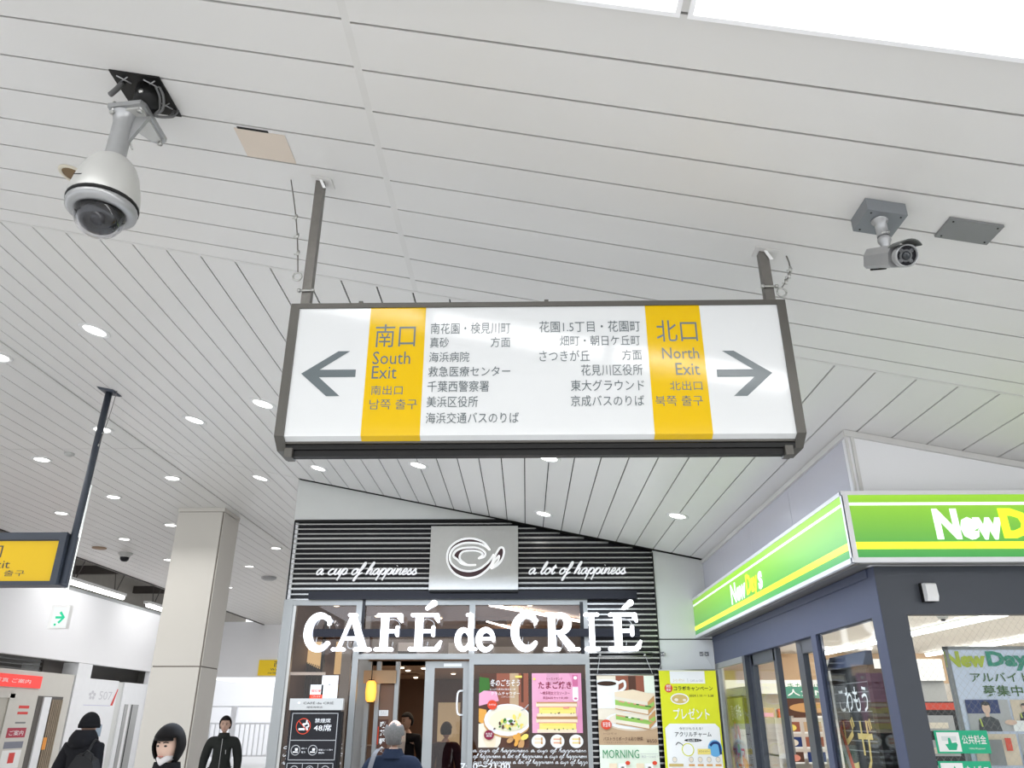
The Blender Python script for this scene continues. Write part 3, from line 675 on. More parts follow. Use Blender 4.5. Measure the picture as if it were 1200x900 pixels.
# fluorescent panel fixtures in the near ceiling
lr = M(); lr.box(-.608, .608, -.195, .195, -.014, -.001, trim_m); 
root = thing('ceiling_light_panel', '', 'ceiling light', (1.19, 1.795, SZ(1.19)), 'long fluorescent ceiling panels')
root.rotation_euler = (0, SANG, 0)
fr = M()
for x0, x1, y0, y1 in ((-.612, .612, .178, .197), (-.612, .612, -.197, -.178), (-.612, -.593, -.178, .178), (.593, .612, -.178, .178)): fr.box(x0, x1, y0, y1, -.016, -.001, white_wall)
fr.build('frame', root)
q = M(); q.box(-.593, .593, -.178, .178, -.009, -.002, panel_m); q.build('diffuser', root)
q = M(); q.tube([(-.57, .02, -.024), (.57, .02, -.024)], .013, tube_m, 10); q.build('tube', root)
root['label'] = 'bright recessed fluorescent panel at the top right corner of the ceiling'
for xc, lb in ((-.035, 'bright recessed fluorescent panel cut by the top edge, left of the corner one'),):
    c = copy_tree(root); c.location = (xc, 1.795, SZ(xc)); c['label'] = lb
for xc in (-1.26, -2.485, -3.71, 2.415, 3.64, 4.865):
    c = copy_tree(root); c.location = (xc, 1.795, SZ(xc)); c['label'] = 'fluorescent ceiling panel further along the row, outside the picture'

# ================================================================ DOWNLIGHTS
def mk_downlight(kind, lab):
    t = thing('downlight', lab, 'downlight', (0, 0, 0), 'round recessed downlights in the plank ceiling')
    r1, r2 = .14, .098
    q = M(); q.lathe([(r1, -.001), (r1, -.008), (r1-.012, -.013), (r2+.006, -.009), (r2, -.004)], (0, 0, 0), ring_m, 28); q.build('ring', t)
    q = M(); q.lathe([(.001, -.009), (r2*.7, -.0085), (r2, -.005)], (0, 0, 0), lamp_m, 28); q.build('lens', t)
    return t
dl = mk_downlight(0, '')
D_S = [(-3.868, 6.085, 1, 'downlight upper left, nearest lit one to the dome camera'),
 (-2.685, 7.262, 1, 'downlight just left of the long exit sign, halfway down its side'),
 (-3.861, 8.342, 1, 'downlight between the dark hanger pole and the long exit sign'),
 (-3.834, 10.681, 1, 'downlight on the slope above the right edge of the cream column'),
 (-2.658, 9.452, .9, 'downlight just above the left end of the grey cafe wall'),
 (-1.221, 8.414, .87, 'downlight under the exit sign, below its place names on the left'),
 (.237, 7.254, .87, 'downlight directly under the exit sign near its middle'),
 (1.703, 6.182, .87, 'downlight half hidden behind the right bottom edge of the exit sign'),
 (.233, 9.509, .87, 'downlight near the louvre wall, right of the steel logo plate'),
 (1.691, 8.426, .87, 'downlight on the right, above the grey pier by the shop'),
 (-3.66, 12.9, .9, 'small downlight seen at the left edge of the cafe block, past the seam')]
first = True
for x, y, s, lb in D_S:
    c = dl if first else copy_tree(dl); first = False
    c.location = (x, y, SZ(x)); c.rotation_euler = (0, SANG, 0); c.scale = (s, s, s); c['label'] = lb
D_F = [(-5.55, 7.22, 'downlight cut by the left picture edge in the flat ceiling'),
 (-5.571, 9.435, 'downlight seen right behind the dark hanger pole'),
 (-7.105, 10.678, 'downlight far left in the flat ceiling below the first seam'),
 (-5.589, 11.663, 'downlight just above the left top corner of the column'),
 (-7.075, 12.758, 'downlight left of the column, above its neighbour of the next row'),
 (-8.598, 13.863, 'downlight left of the dark pole, above the yellow sign'),
 (-6.977, 14.846, 'downlight touching the left edge of the column near its top'),
 (-5.57, 17.1, 'far downlight right of the column, uppermost there'),
 (-6.9, 19.3, 'far downlight right of the column, second row'),
 (-8.55, 18.4, 'far downlight left of the column above the small dome camera'),
 (-8.5, 16.1, 'far downlight between the pole and the column'),
 (-7.0, 23.6, 'far downlight low right of the column, near the back wall'),
 (-8.6, 22.6, 'far downlight left of the column, below the small dome camera'),
 (-7.0, 28.0, 'farthest downlight right of the column'),
 (-10.0, 16.8, 'far downlight just right of the hanging yellow sign')]
for x, y, lb in D_F:
    c = copy_tree(dl); c.location = (x, y, HC); c.rotation_euler = (0, 0, 0); c.scale = (1, 1, 1.6); c['label'] = lb
t = thing('downlight', 'unlit brown downlight with cream rim hiding behind the dome camera', 'downlight', (-2.661, 3.641, SZ(-2.661)))
t.rotation_euler = (0, SANG, 0)
q = M(); q.lathe([(.094, -.001), (.094, -.006), (.085, -.012), (.072, -.007)], (0, 0, 0), mat('cream_rim', (.62, .57, .46), .4), 28); q.build('ring', t)
q = M(); q.lathe([(.001, -.004), (.072, -.005)], (0, 0, 0), dim_m, 28); q.build('lens', t)
# small ceiling dome camera, detectors and speaker
t = thing('ceiling_camera', 'small white dome camera on the far flat ceiling left of the column', 'security camera', (-9.2, 17.6, HC))
q = M((-9.2, 17.6, HC)); q.lathe([(.16, HC), (.16, HC-.03), (.12, HC-.06), (.10, HC-.10)], (-9.2, 17.6, 0), cam_wht, 20); q.build('base', t)
q = M((-9.2, 17.6, HC)); q.lathe([(.10, HC-.10), (.095, HC-.15), (.06, HC-.19), (.001, HC-.20)], (-9.2, 17.6, 0), black_gloss, 20); q.build('dome', t)
q = M((-9.5, 17.0, HC)); q.lathe([(.15, HC), (.15, HC-.02), (.12, HC-.03), (.001, HC-.03)], (-9.5, 17.0, 0), mat('brown_speaker', (.35, .24, .16), .6), 20)
tag(q.build('ceiling_speaker'), 'round brownish ceiling speaker beside the small dome camera', 'speaker')
q = M((-6.55, 10.42, HC)); q.lathe([(.07, HC), (.07, HC-.02), (.03, HC-.05), (.001, HC-.05)], (-6.55, 10.42, 0), cam_wht, 16)
tag(q.build('smoke_detector'), 'small white smoke detector right of the dark hanger pole', 'smoke detector')
q = M((-6.9, 20.9, HC)); q.lathe([(.2, HC), (.2, HC-.05), (.12, HC-.09), (.001, HC-.09)], (-6.9, 20.9, 0), cam_sil, 16)
tag(q.build('smoke_detector'), 'grey ceiling detector right of the column near the back wall', 'smoke detector')

# ================================================================ LEFT YELLOW SIGN
slate = mat('slate_frame', (.055, .065, .085), .4, .2)
yel2 = mat('deep_yellow_face', (.72, .46, .0), .3, var=.02, emit=.12)
S2 = (-5.9, 7.85, 2.84)
o = thing('hanging_exit_sign', 'yellow exit sign in a slate frame cut by the left picture edge', 'sign', S2)
F = FY(7.8)
mb = M(S2); mb.box(-7.1, -4.71, 7.8, 8.0, 2.84, 3.36, slate); mb.build('housing', o)
mb = M(S2); rect(mb, F, -7.04, 2.878, -4.785, 3.282, yel2, .001); fc = mb.build('sign_face', o)
mb = M(S2)
for x0, x1, z0, z1 in ((-7.1, -4.71, 3.29, 3.365), (-7.1, -4.71, 2.835, 2.872), (-4.775, -4.709, 2.834, 3.366), (-7.1, -7.045, 2.834, 3.366)): mb.box(x0, x1, 7.775-(.004 if z1-z0 > .3 else 0), 7.798, z0, z1, slate)
mb.build('frame', o)
mb = M(S2)
e1 = atY(3, 646, 7.8).x; e2 = atY(12, 661, 7.8).x; e3 = atY(29, 671, 7.8).x; text(mb, F, '南口', e1-.34, 3.11, e1, 3.25, txt_dark, .003); text(mb, F, 'South Exit', e2-.64, 3.005, e2, 3.085, txt_dark, .003); text(mb, F, '남쪽 출구', e3-.46, 2.925, e3, 2.985, txt_dark, .003)
mb.build('lettering', fc)
mb = M(S2); mb.tube([(-4.685, 7.86, 2.86), (-4.66, 7.86, SZ(-4.66))], .036, slate, 12); pq = mb.build('hanger_pole', o)
mb = M(S2); mb.hexa([(-4.74, 7.78, SZ(-4.74)-.02), (-4.58, 7.78, SZ(-4.58)-.02), (-4.58, 7.94, SZ(-4.58)-.02), (-4.74, 7.94, SZ(-4.74)-.02), (-4.76, 7.76, SZ(-4.76)-.001), (-4.56, 7.76, SZ(-4.56)-.001), (-4.56, 7.96, SZ(-4.56)-.001), (-4.76, 7.96, SZ(-4.76)-.001)], slate); mb.build('flange', pq)
a_ = atS(137, 458); b_ = atY(108, 538, 7.86); safety_wire('thin safety wire with clamps beside the dark hanger pole of the yellow sign', a_, b_, .02, None)
# emergency exit lamp on white pipe
E1 = (-7.1, 12.05, 5.1)
o = thing('emergency_exit_lamp', 'small white lamp box with green arrow hanging on a long white pipe', 'exit sign', E1)
mb = M(E1); mb.tube([(-7.10, 12.05, 3.2), (-7.10, 12.05, HC)], .022, fas_wht, 10); mb.build('pipe', o)
mb = M(E1); mb.box(-7.24, -6.96, 12.0, 12.09, 2.86, 3.2, paper); bx = mb.build('lamp_box', o)
green_s = mat('exit_green', (.0, .50, .25), .4, emit=.3)
mb = M(E1); F = FY(12.0); rect(mb, F, -7.20, 2.88, -6.965, 3.17, mat('exit_face', (.8, .84, .82), .4, emit=.1), .001)
brush(mb, F, [(-7.15, 3.02), (-7.04, 3.02)], .034, green_s, .002, round_ends=False); brush(mb, F, [(-7.09, 3.10), (-7.02, 3.02), (-7.09, 2.94)], .036, green_s, .003, round_ends=False)
mb.box(-7.15, -7.12, 11.995, 11.998, 2.90, 2.93, green_s)
mb.build('sign_face', bx)

# ================================================================ LEFT SIDE: tubes, booths, back wall items
for y0, y1, lb in ((20.5, 23.75, 'long fluorescent batten in the gap above the left white bulkhead'), (25.3, 28.6, 'second fluorescent batten, next to the column, above the left bulkhead')):
    bse = (-12.2, y0, 4.95)
    o = thing('batten_light', lb, 'ceiling light', bse, 'fluorescent battens above the bulkhead')
    q = M(bse); q.box(-12.32, -12.12, y0, y1, 5.02, 5.10, trim_m); q.build('body', o)
    q = M(bse); q.tube([(-12.2, y0+.05, 4.97), (-12.2, y1-.05, 4.97)], .055, tube_m, 12); q.build('tube', o)
    for yy in (y0+.5, y1-.5):
        q = M(bse); q.tube([(-12.25, yy, 5.1), (-12.4, yy+.1, 5.76)], .015, beam_m, 6); q.tube([(-12.2, yy, 5.1), (-12.05, yy+.1, 5.76)], .015, beam_m, 6); q.build('hanger', o)
XB = -13.115
cream = mat('booth_cream', (.62, .60, .55), .45, var=.03); wbooth = mat('booth_white', (.84, .85, .87), .35)
BO = (-13.9, 21.3, 0)
o = thing('cream_booth', 'cream booth with red sign at the far left, below the white bulkhead', 'booth', BO)
q = M(BO); q.box(-14.8, XB, 17.5, 23.62, 0, 2.78, cream); q.build('body', o)
F = FXp(XB)
q = M(BO); rect(q, F, 17.6, 2.36, 21.99, 2.66, mat('booth_red', (.80, .05, .04), .4, emit=.4), .0, .04)
text(q, F, '証明写真 ご案内', 19.4, 2.46, 21.5, 2.56, txt_white, .042); q.build('header_sign', o)
q = M(BO); q.box(XB, XB+.03, 18.2, 20.85, 0, 2.10, mat('booth_door', (.48, .46, .40), .4)); q.box(XB+.03, XB+.06, 20.75, 20.95, 0, 2.2, cream); q.box(XB+.03, XB+.06, 18.2, 20.95, 2.1, 2.2, cream); q.build('door', o)
q = M(BO)
for z0, z1, mm in ((1.86, 1.93, red), (1.72, 1.78, red), (1.50, 1.54, grey_box), (1.17, 1.40, mat('dull_red', (.42, .03, .06), .5)), (.92, 1.08, mat('notice_grey', (.2, .21, .26), .5)), (.46, .88, paper)):
    rect(q, F, 21.05 if z1-z0 > .1 else 21.3, z0, 21.85 if z1-z0 > .1 else 21.75, z1, mm, .002)
rect(q, F, 21.35, .58, 21.6, .82, red, .004)
text(q, F, 'ご案内', 21.15, 1.22, 21.75, 1.34, txt_white, .004); q.build('notices', o)
q = M(BO); q.box(XB-.02, XB+.01, 22.05, 23.25, 0, 2.18, mat('dark_recess', (.10, .09, .08), .5))
curt = mat('brown_curtain', (.30, .24, .17), .6, var=.2)
for k in range(6): q.box(XB+.01, XB+.04, 22.72+.09*k, 22.77+.09*k, 0, 2.1, curt)
q.box(XB+.01, XB+.05, 22.28, 22.62, 0, 2.16, wbooth); rect(q, F, 22.65, .85, 22.82, 1.15, mat('print_orange', (.8, .3, .03), .5), .05)
q.build('doorway', o)
BW = (-13.9, 26.2, 0)
o = thing('white_booth', 'white cabinet booth behind the person in the black beanie', 'booth', BW)
q = M(BW); q.box(-14.8, XB, 23.72, 24.5, 0, 3.12, wbooth); q.box(-14.8, XB, 24.5, 26.3, 0, 2.73, wbooth); q.box(-14.8, XB-.05, 26.3, 26.7, 0, 2.70, grey_wall); q.box(-14.8, XB, 26.7, 28.3, 0, 2.71, wbooth); q.build('body', o)
q = M(BW); q.box(XB, XB+.02, 26.95, 27.9, 0, 2.05, mat('lift_door_grey', (.35, .35, .34), .3, .4)); q.box(XB+.02, XB+.03, 27.42, 27.46, 0, 2.05, black_m); q.box(XB+.02, XB+.03, 27.15, 27.3, 0, 2.05, white_wall); q.build('sliding_door', o)
q = M(BW); F = FXp(XB); poly(q, F, [(26.0, 2.0), (26.15, 2.0), (26.33, 2.48), (26.28, 2.5)], red, .003); rect(q, F, 25.3, 1.12, 25.75, 1.45, mat('screen_blue', (.25, .33, .42), .3), .003); rect(q, F, 25.45, .9, 25.7, 1.05, red, .003)
text(q, F, '✿ 507', 24.6, 2.15, 26.0, 2.4, mat('pale_grey_print', (.62, .62, .66), .5), .003); rect(q, F, 24.4, 1.98, 26.0, 2.0, mat('pale_lilac', (.6, .6, .75), .5), .003); q.build('front_print', o)
# shelf of dark louvres between booth and bulkhead
q = M((-14, 20, 2.8)); q.box(-15.3, -15.2, 14, 32, 0, 4.6, mat('far_dim_wall', (.30, .29, .28), .7))
q.box(-15.3, -13.2, 31.9, 32.1, 0, 4.6, mat('far_dim_wall', (.3, .29, .28), .7))
for z in (2.84, 2.95, 3.06): q.box(-13.6, -13.55, 17, 22.6, z, z+.025, grey_box)
q.box(-13.6, -13.5, 22.6, 23.6, 2.78, 3.13, beam_m); struct(q.build('wall_recess'))
# yellow sign on the back wall
YB = 32.17
o = thing('wall_sign', 'small yellow sign on the far white wall beside the cafe block', 'sign', (-10.2, YB, 3.16))
q = M((-10.2, YB, 3.16)); q.box(-10.58, -9.0, YB-.05, YB, 3.18, 3.76, mat('wall_sign_yellow', (.85, .58, .0), .4, emit=.1)); q.build('panel', o)
q = M((-10.2, YB, 3.16)); F = FY(YB-.05); text(q, F, '西口', -9.98, 3.5, -9.4, 3.7, txt_dark, .004); text(q, F, 'West Exit', -10.1, 3.36, -9.3, 3.45, txt_dark, .004); text(q, F, '서쪽 출구', -10.2, 3.23, -9.4, 3.31, txt_dark, .004); q.build('lettering', o)
# white fence beyond the opening
FO = (-8, 33.5, 0)
o = thing('white_fence', 'white picket railing outdoors beyond the far opening', 'fence', FO)
fm = mat('fence_white', (.86, .87, .90), .5)
q = M(FO); q.box(-13, -3.2, 33.5, 33.56, 1.42, 1.48, fm); q.box(-13, -3.2, 33.5, 33.56, .25, .31, fm); q.box(-13, -3.2, 33.5, 33.56, 2.05, 2.1, fm); q.build('rail', o)
x = -12.9
while x < -5.5:
    q = M(FO); q.box(x, x+.05, 33.48, 33.52, .3, 1.45, fm); q.build('picket', o); x += .2
for x in (-11.9, -9.25, -6.6):
    q = M(FO); q.box(x, x+.22, 33.45, 33.6, 0, 2.1, fm); q.build('post', o)
q = M(FO); q.box(-9.0, -7.6, 33.46, 33.47, 1.55, 1.95, mat('pale_red_panel', (.85, .55, .5), .5)); q.build('notice_board', o)
q = M((-8, 38, 0)); q.box(-30, 10, 44, 44.3, 0, 1.5, mat('outdoor_white', (.9, .9, .92), .6)); struct(q.build('wall_outdoor'))

# ================================================================ CAFE SIGNS
YL = 10.12
def stroke_arc(cu, cv, a, b, t0, t1, w0, w1, k=20, w2=None):
    out = []
    for i in range(k+1):
        s = i/k; t = math.radians(t0+(t1-t0)*s)
        w_ = w0+(w1-w0)*math.sin(PI*s) if w2 is None else w0+(w1-w0)*math.sin(PI*s)+(w2-w0)*s
        out.append((cu+a*math.cos(t), cv+b*math.sin(t), w_))
    return out
B = .185; S = .10
GLY = {
 'C': [stroke_arc(.42, .5, .34, .44, 52, 318, .12, .23), [(.66, .90, .06), (.70, .72, .05)], [(.60, .88, .12), (.70, .78, .15), (.655, .69, .05)]],
 'A': [[(.15, .05, .10), (.49, .95, .10)], [(.50, .95, .17), (.84, .05, .21)], [(.28, .33, .10), (.7, .33, .10)], [(.0, .045, .09), (.30, .045, .09)], [(.62, .045, .10), (1.02, .045, .10)], [(.40, .955, .09), (.58, .955, .09)]],
 'F': [[(.24, .05, B+.03), (.24, .95, B+.03)], [(.05, .95, S), (.68, .95, S)], [(.66, .90, .18), (.73, .74, .05)], [(.24, .52, S), (.58, .52, S)], [(.60, .62, .10), (.60, .42, .10)], [(.02, .045, S), (.46, .045, S)]],
 'E': [[(.24, .05, B+.03), (.24, .95, B+.03)], [(.05, .95, S), (.72, .95, S)], [(.70, .90, .16), (.76, .74, .05)], [(.24, .52, S), (.60, .52, S)], [(.62, .62, .10), (.62, .42, .10)], [(.02, .05, S+.01), (.72, .05, S+.01)], [(.74, .08, .16), (.84, .27, .06)]],
 'R': [[(.22, .05, B+.02), (.22, .95, B+.02)], [(.04, .95, S), (.45, .95, S)], stroke_arc(.45, .715, .24, .235, 90, -90, .10, .22, 14), [(.22, .48, S), (.48, .48, S)], [(.44, .46, .15), (.80, .06, .21)], [(.02, .045, S), (.42, .045, S)], [(.72, .045, .09), (1.0, .045, .09)]],
 'I': [[(.5, .05, .5), (.5, .95, .5)], [(.05, .95, .10), (.95, .95, .10)], [(.05, .045, .10), (.95, .045, .10)]],
 'd': [stroke_arc(.36, .30, .27, .25, 30, 330, .09, .17), [(.68, .04, .15), (.68, .98, .14)], [(.50, .95, .08), (.66, .97, .08)], [(.66, .05, .09), (.92, .05, .07)]],
 'e': [stroke_arc(.48, .29, .36, .26, 0, 318, .10, .165), [(.15, .32, .075), (.86, .32, .085)]]}
LB_ = [('C', 357, 392), ('A', 391, 433), ('F', 440, 476), ('E', 480, 518), ('d', 534, 560), ('e', 558, 582), ('C', 600, 635), ('R', 638, 678), ('I', 686, 702), ('E', 714, 752)]
LO = (-.7, 10.2, 2.6)
o = thing('channel_letter_sign', 'large glowing white letters on two dark rails across the cafe front', 'sign', LO)
z0, z1 = 2.384, 2.842; hgt = z1-z0
F = FY(YL)
def X_(px): return atY(px, 745, YL).x
for idx, (ch, a, b) in enumerate(LB_):
    q = M(LO); u0, u1 = X_(a), X_(b); sx = (u1-u0)
    for st in GLY[ch]:
        wd = max(p[0] for p in GLY[ch][0]) and 1
        pts = [(u0+p[0]*sx*(1/ (1.0 if ch in 'ARIed' else .86)), z0+p[1]*hgt, p[2]*(hgt if ch != 'I' else sx)*(1.0 if ch != 'I' else .8)) for p in st]
        if ch == 'I' and st[0][0] != st[1][0]: pts = [(p[0], p[1], .10*hgt) for p in pts]
        brush(q, F, pts, .05, letter_m, -.05, .05, side=letter_side, round_ends=(len(st) > 2 or st[0][2] < .125))
    if ch == 'E':
        brush(q, F, [(u0+.50*sx, z0+1.13*hgt, .10*hgt), (u0+.72*sx, z0+1.27*hgt, .17*hgt)], .05, letter_m, -.05, .05, side=letter_side)
    q.build('letter', o)
rail_m = mat('letter_rail', (.012, .013, .022), .35, spec=.25)
q = M(LO); q.box(-2.83, 1.44, 10.22, 10.32, 3.03, 3.13, rail_m); q.build('rail', o)
q = M(LO); q.box(-2.73, 1.44, 10.18, 10.26, 2.56, 2.655, rail_m); q.build('rail', o)
q = M(LO)
for xx in (-2.6, -1.9, -1.2, -.5, .2, .75, 1.3): q.box(xx, xx+.03, 10.2, 10.3, 2.58, 2.63, rail_m)
q.build('rail_bracket', o)
wire_w = mat('thin_white_wire', (.6, .6, .6), .5)
q = M(LO)
for i, (ch, a, b) in enumerate(LB_):
    if i in (4, 5, 8): continue
    xc = X_((a+b)/2); q.tube(smooth2([(xc-.06, 10.17, 2.70), (xc-.02, 10.2, 2.78), (xc+.08, 10.2, 2.74), (xc+.10, 10.2, 2.66)], 4), .005, wire_w, 5)
    q.tube(smooth2([(xc-.05, 10.2, 2.56), (xc-.06, 10.2, 2.45), (xc+.0, 10.2, 2.42), (xc+.02, 10.2, 2.5)], 4), .005, wire_w, 5)
q.build('wiring', o)
# script words on the louvres
for s_, x0, x1, lb in (('a cup of happiness', 370, 492, 'white script words on the louvres, left of the steel logo plate'), ('a lot of happiness', 619, 737, 'white script words on the louvres, right of the steel logo plate')):
    q = M((0, 10.28, 3.35)); F = FY(10.29); u0 = atY(x0, 674, 10.29).x; u1 = atY(x1, 674, 10.29).x
    cursive(q, F, s_, u0, 3.355, .082, .019, script_m, 0, .015, width=(u1-u0-.05))
    tag(q.build('script_lettering'), lb, 'lettering')
# steel logo plate
LP = (-.69, 10.2, 3.16)
o = thing('logo_plate', 'brushed steel plate with white outlined cup swirl emblem above the letters', 'logo plate', LP)
Yp = 10.15
ul, ur = atY(504, 650, Yp).x, atY(607, 650, Yp).x; vt, vb = atY(555, 616.5, Yp).z, atY(555, 691, Yp).z
q = M(LP); q.box(ul, ur, Yp, 10.32, vb, vt, steel); pl_ = q.build('plate', o)
q = M(LP); q.box(ul+.01, ur, Yp+.01, 10.32, vb-.03, vb, black_m); q.build('base_rail', o)
F = FY(Yp)
def L_(x, y, w_=None):   # emblem drawn in millimetre-like units taken off the plate (crop scale 9.475)
    u = ul+(x-85)/(1062-85)*(ur-ul); v = vt-(y-108)/(805-108)*(vt-vb); return (u, v) if w_ is None else (u, v, w_)
wht = mat('emblem_white', (.88, .88, .88), .4, emit=.3); mrn = mat('emblem_maroon', (.055, .02, .025), .3)
outer = [(745, 372), (690, 300), (610, 262), (530, 248), (440, 258), (360, 295), (300, 355), (275, 440), (290, 530), (350, 620), (440, 670), (530, 682), (620, 662), (700, 610), (760, 545), (790, 480), (830, 400), (865, 352), (900, 360), (905, 420), (880, 490), (830, 545), (770, 578)]
inner = [(745, 372), (660, 315), (560, 297), (460, 300), (380, 330), (325, 380), (305, 450), (325, 520), (400, 580), (480, 605), (560, 605), (640, 580), (700, 540), (750, 490), (790, 430)]
cup = [(590, 540), (510, 540), (440, 525), (390, 480), (345, 440), (370, 390), (430, 360), (510, 350), (600, 352), (670, 380), (700, 415), (685, 450), (630, 468)]
cup_in = [(500, 540), (430, 490), (415, 440), (450, 395), (520, 382), (600, 385), (655, 405), (670, 430), (630, 466)]
loop = [(850, 440), (800, 500), (765, 575)]
q = M(LP); poly_pts = [L_(*p) for p in smooth2(outer[:16], 5)]+[L_(*p) for p in reversed(smooth2(inner, 5))]
# maroon body as a strip between outer and inner strokes
def strip(q, A, Bq, m, n):
    A = smooth2(A, 6); Bq = smooth2(Bq, 6); K = 60
    def samp(Lst, t): i = t*(len(Lst)-1); j = min(int(i), len(Lst)-2); f = i-j; return (Lst[j][0]*(1-f)+Lst[j+1][0]*f, Lst[j][1]*(1-f)+Lst[j+1][1]*f)
    vs = []
    for k in range(K+1): vs += [F(*L_(*samp(A, k/K)), n), F(*L_(*samp(Bq, k/K)), n)]
    q.add(vs, [(2*k, 2*k+1, 2*k+3, 2*k+2) for k in range(K)], m)
strip(q, outer[:16], inner, mrn, .003)
strip(q, [(505, 540), (440, 525), (390, 480), (345, 440), (370, 390), (430, 360), (510, 350), (600, 352), (670, 380), (700, 415), (685, 450)], [(500, 540), (470, 530), (435, 495), (415, 450), (430, 405), (470, 388), (520, 380), (600, 384), (650, 400), (672, 425), (660, 450)], mrn, .003)
poly(q, F, [L_(*p) for p in smooth2([(790, 490), (830, 400), (865, 360), (893, 375), (895, 430), (870, 490), (840, 470), (850, 438), (820, 450), (790, 500)], 4)], mrn, .003)
brush(q, F, [L_(*p)+(.026,) for p in smooth2(outer, 6)], .026, wht, .0, .008)
brush(q, F, [L_(*p)+(.026,) for p in smooth2(inner, 6)], .026, wht, .0, .008)
brush(q, F, [L_(*p)+(.026,) for p in smooth2(cup, 6)], .026, wht, .0, .008)
brush(q, F, [L_(*p)+(.024,) for p in smooth2(cup_in, 6)], .024, wht, .0, .008)
brush(q, F, [L_(*p)+(.022,) for p in smooth2(loop+[(780, 560), (840, 500), (855, 445)], 6)], .022, wht, .0, .008)
q.build('emblem', pl_)
# ================================================================ POSTERS AND NOTICES
def col(name, c, **k): return mat('ink_'+name, c, .55, var=.03, spec=.2, **k)
dkbrown = col('dark_brown', (.10, .045, .03)); rbrown = col('red_brown', (.30, .10, .06)); cream_i = col('cream', (.82, .74, .60)); wht_i = col('white', (.88, .88, .86))
soup = col('soup', (.80, .75, .52)); leaf = col('leaf', (.05, .16, .03)); lgreen = col('light_green', (.32, .55, .12)); yel_i = col('yellow', (.85, .68, .15)); org_i = col('orange', (.75, .36, .07))
pink = col('pink', (.80, .38, .52)); pink2 = col('deep_pink', (.62, .16, .30)); egg = col('egg', (.86, .72, .20)); bread = col('bread', (.85, .70, .50)); crust = col('crust', (.55, .30, .12)); maroon = col('maroon', (.25, .02, .05))
coffee = col('coffee', (.05, .025, .015)); ham = col('ham', (.75, .30, .22)); lime = col('lime', (.72, .74, .03)); blue_i = col('sky_blue', (.15, .42, .70)); navy_i = col('navy', (.02, .04, .15)); mgreen = col('morning_green', (.06, .28, .12)); palegreen = col('pale_green', (.80, .86, .72)); tan = col('tan', (.52, .36, .22)); ltan = col('light_tan', (.70, .58, .44)); inkred = col('red', (.70, .07, .03)); ink = col('black', (.03, .03, .03)); grey_i = col('grey', (.45, .45, .45)); gold_i = col('gold', (.62, .46, .16))
class Art:
    """printed sheet: everything drawn in 0..1 by 0..1 of the sheet, in tiny raised layers of ink"""
    def __init__(s, F, u0, v0, u1, v1, org): s.F = F; s.b = (u0, v0, u1, v1); s.q = M(org); s.n = .002
    def p(s, x, y): return (s.b[0]+(s.b[2]-s.b[0])*x, s.b[1]+(s.b[3]-s.b[1])*y)
    def up(s): s.n += .00045; return s.n
    def poly(s, pts, m):
        for ax, lim, sg in ((0, 0, 1), (0, 1, -1), (1, 0, 1), (1, 1, -1)):
            out = []
            for i in range(len(pts)):
                a, b = pts[i-1], pts[i]; ia = (a[ax]-lim)*sg >= 0; ib = (b[ax]-lim)*sg >= 0
                if ia != ib: t = (lim-a[ax])/(b[ax]-a[ax]); out.append((a[0]+(b[0]-a[0])*t, a[1]+(b[1]-a[1])*t))
                if ib: out.append(b)
            pts = out
            if len(pts) < 3: return
        poly(s.q, s.F, [s.p(*t) for t in pts], m, s.up())
    def rect(s, x0, y0, x1, y1, m): s.poly([(x0, y0), (x1, y0), (x1, y1), (x0, y1)], m)
    def ell(s, x, y, a, b, m, rot=0, k=20, t0=0, t1=2*PI):
        W = s.b[2]-s.b[0]; Hh = s.b[3]-s.b[1]; cr, sr = math.cos(rot), math.sin(rot); pts = []
        for i in range(k): t = 2*PI*i/k; X, Y = a*W*math.cos(t), b*Hh*math.sin(t); pts.append((x+(X*cr-Y*sr)/W, y+(X*sr+Y*cr)/Hh))
        s.poly(pts, m)
    def text(s, t, x0, y0, x1, y1, m, bold=0, shear=0): a = s.p(x0, y0); b = s.p(x1, y1); text(s.q, s.F, t, a[0], a[1], b[0], b[1], m, s.up(), bold, shear)
    def line(s, pts, w_, m, sm=4): brush(s.q, s.F, smooth2([s.p(*t) for t in pts], sm) if sm > 1 else [s.p(*t) for t in pts], w_, m, s.up(), round_ends=False)
    def blobs(s, n, x0, x1, y0, y1, r0, r1, ms):
        for _ in range(n):
            x = random.uniform(x0, x1); y = random.uniform(y0, y1); r = random.uniform(r0, r1)
            W = s.b[2]-s.b[0]; Hh = s.b[3]-s.b[1]
            s.ell(x, y, r, r*.6*W/Hh, random.choice(ms), random.uniform(0, 3), 9)
def sheet(name, label, cat, F, box, th, parent=None, mt=paper, group=None):
    u0, v0, u1, v1 = box; org = tuple(F((u0+u1)/2, v0, 0))
    q = M(org); rect(q, F, u0, v0, u1, v1, mt, 0, .002-.0005)
    o = q.build(name); tag(o, label, cat, group); return o, Art(F, u0, v0, u1, v1, org)
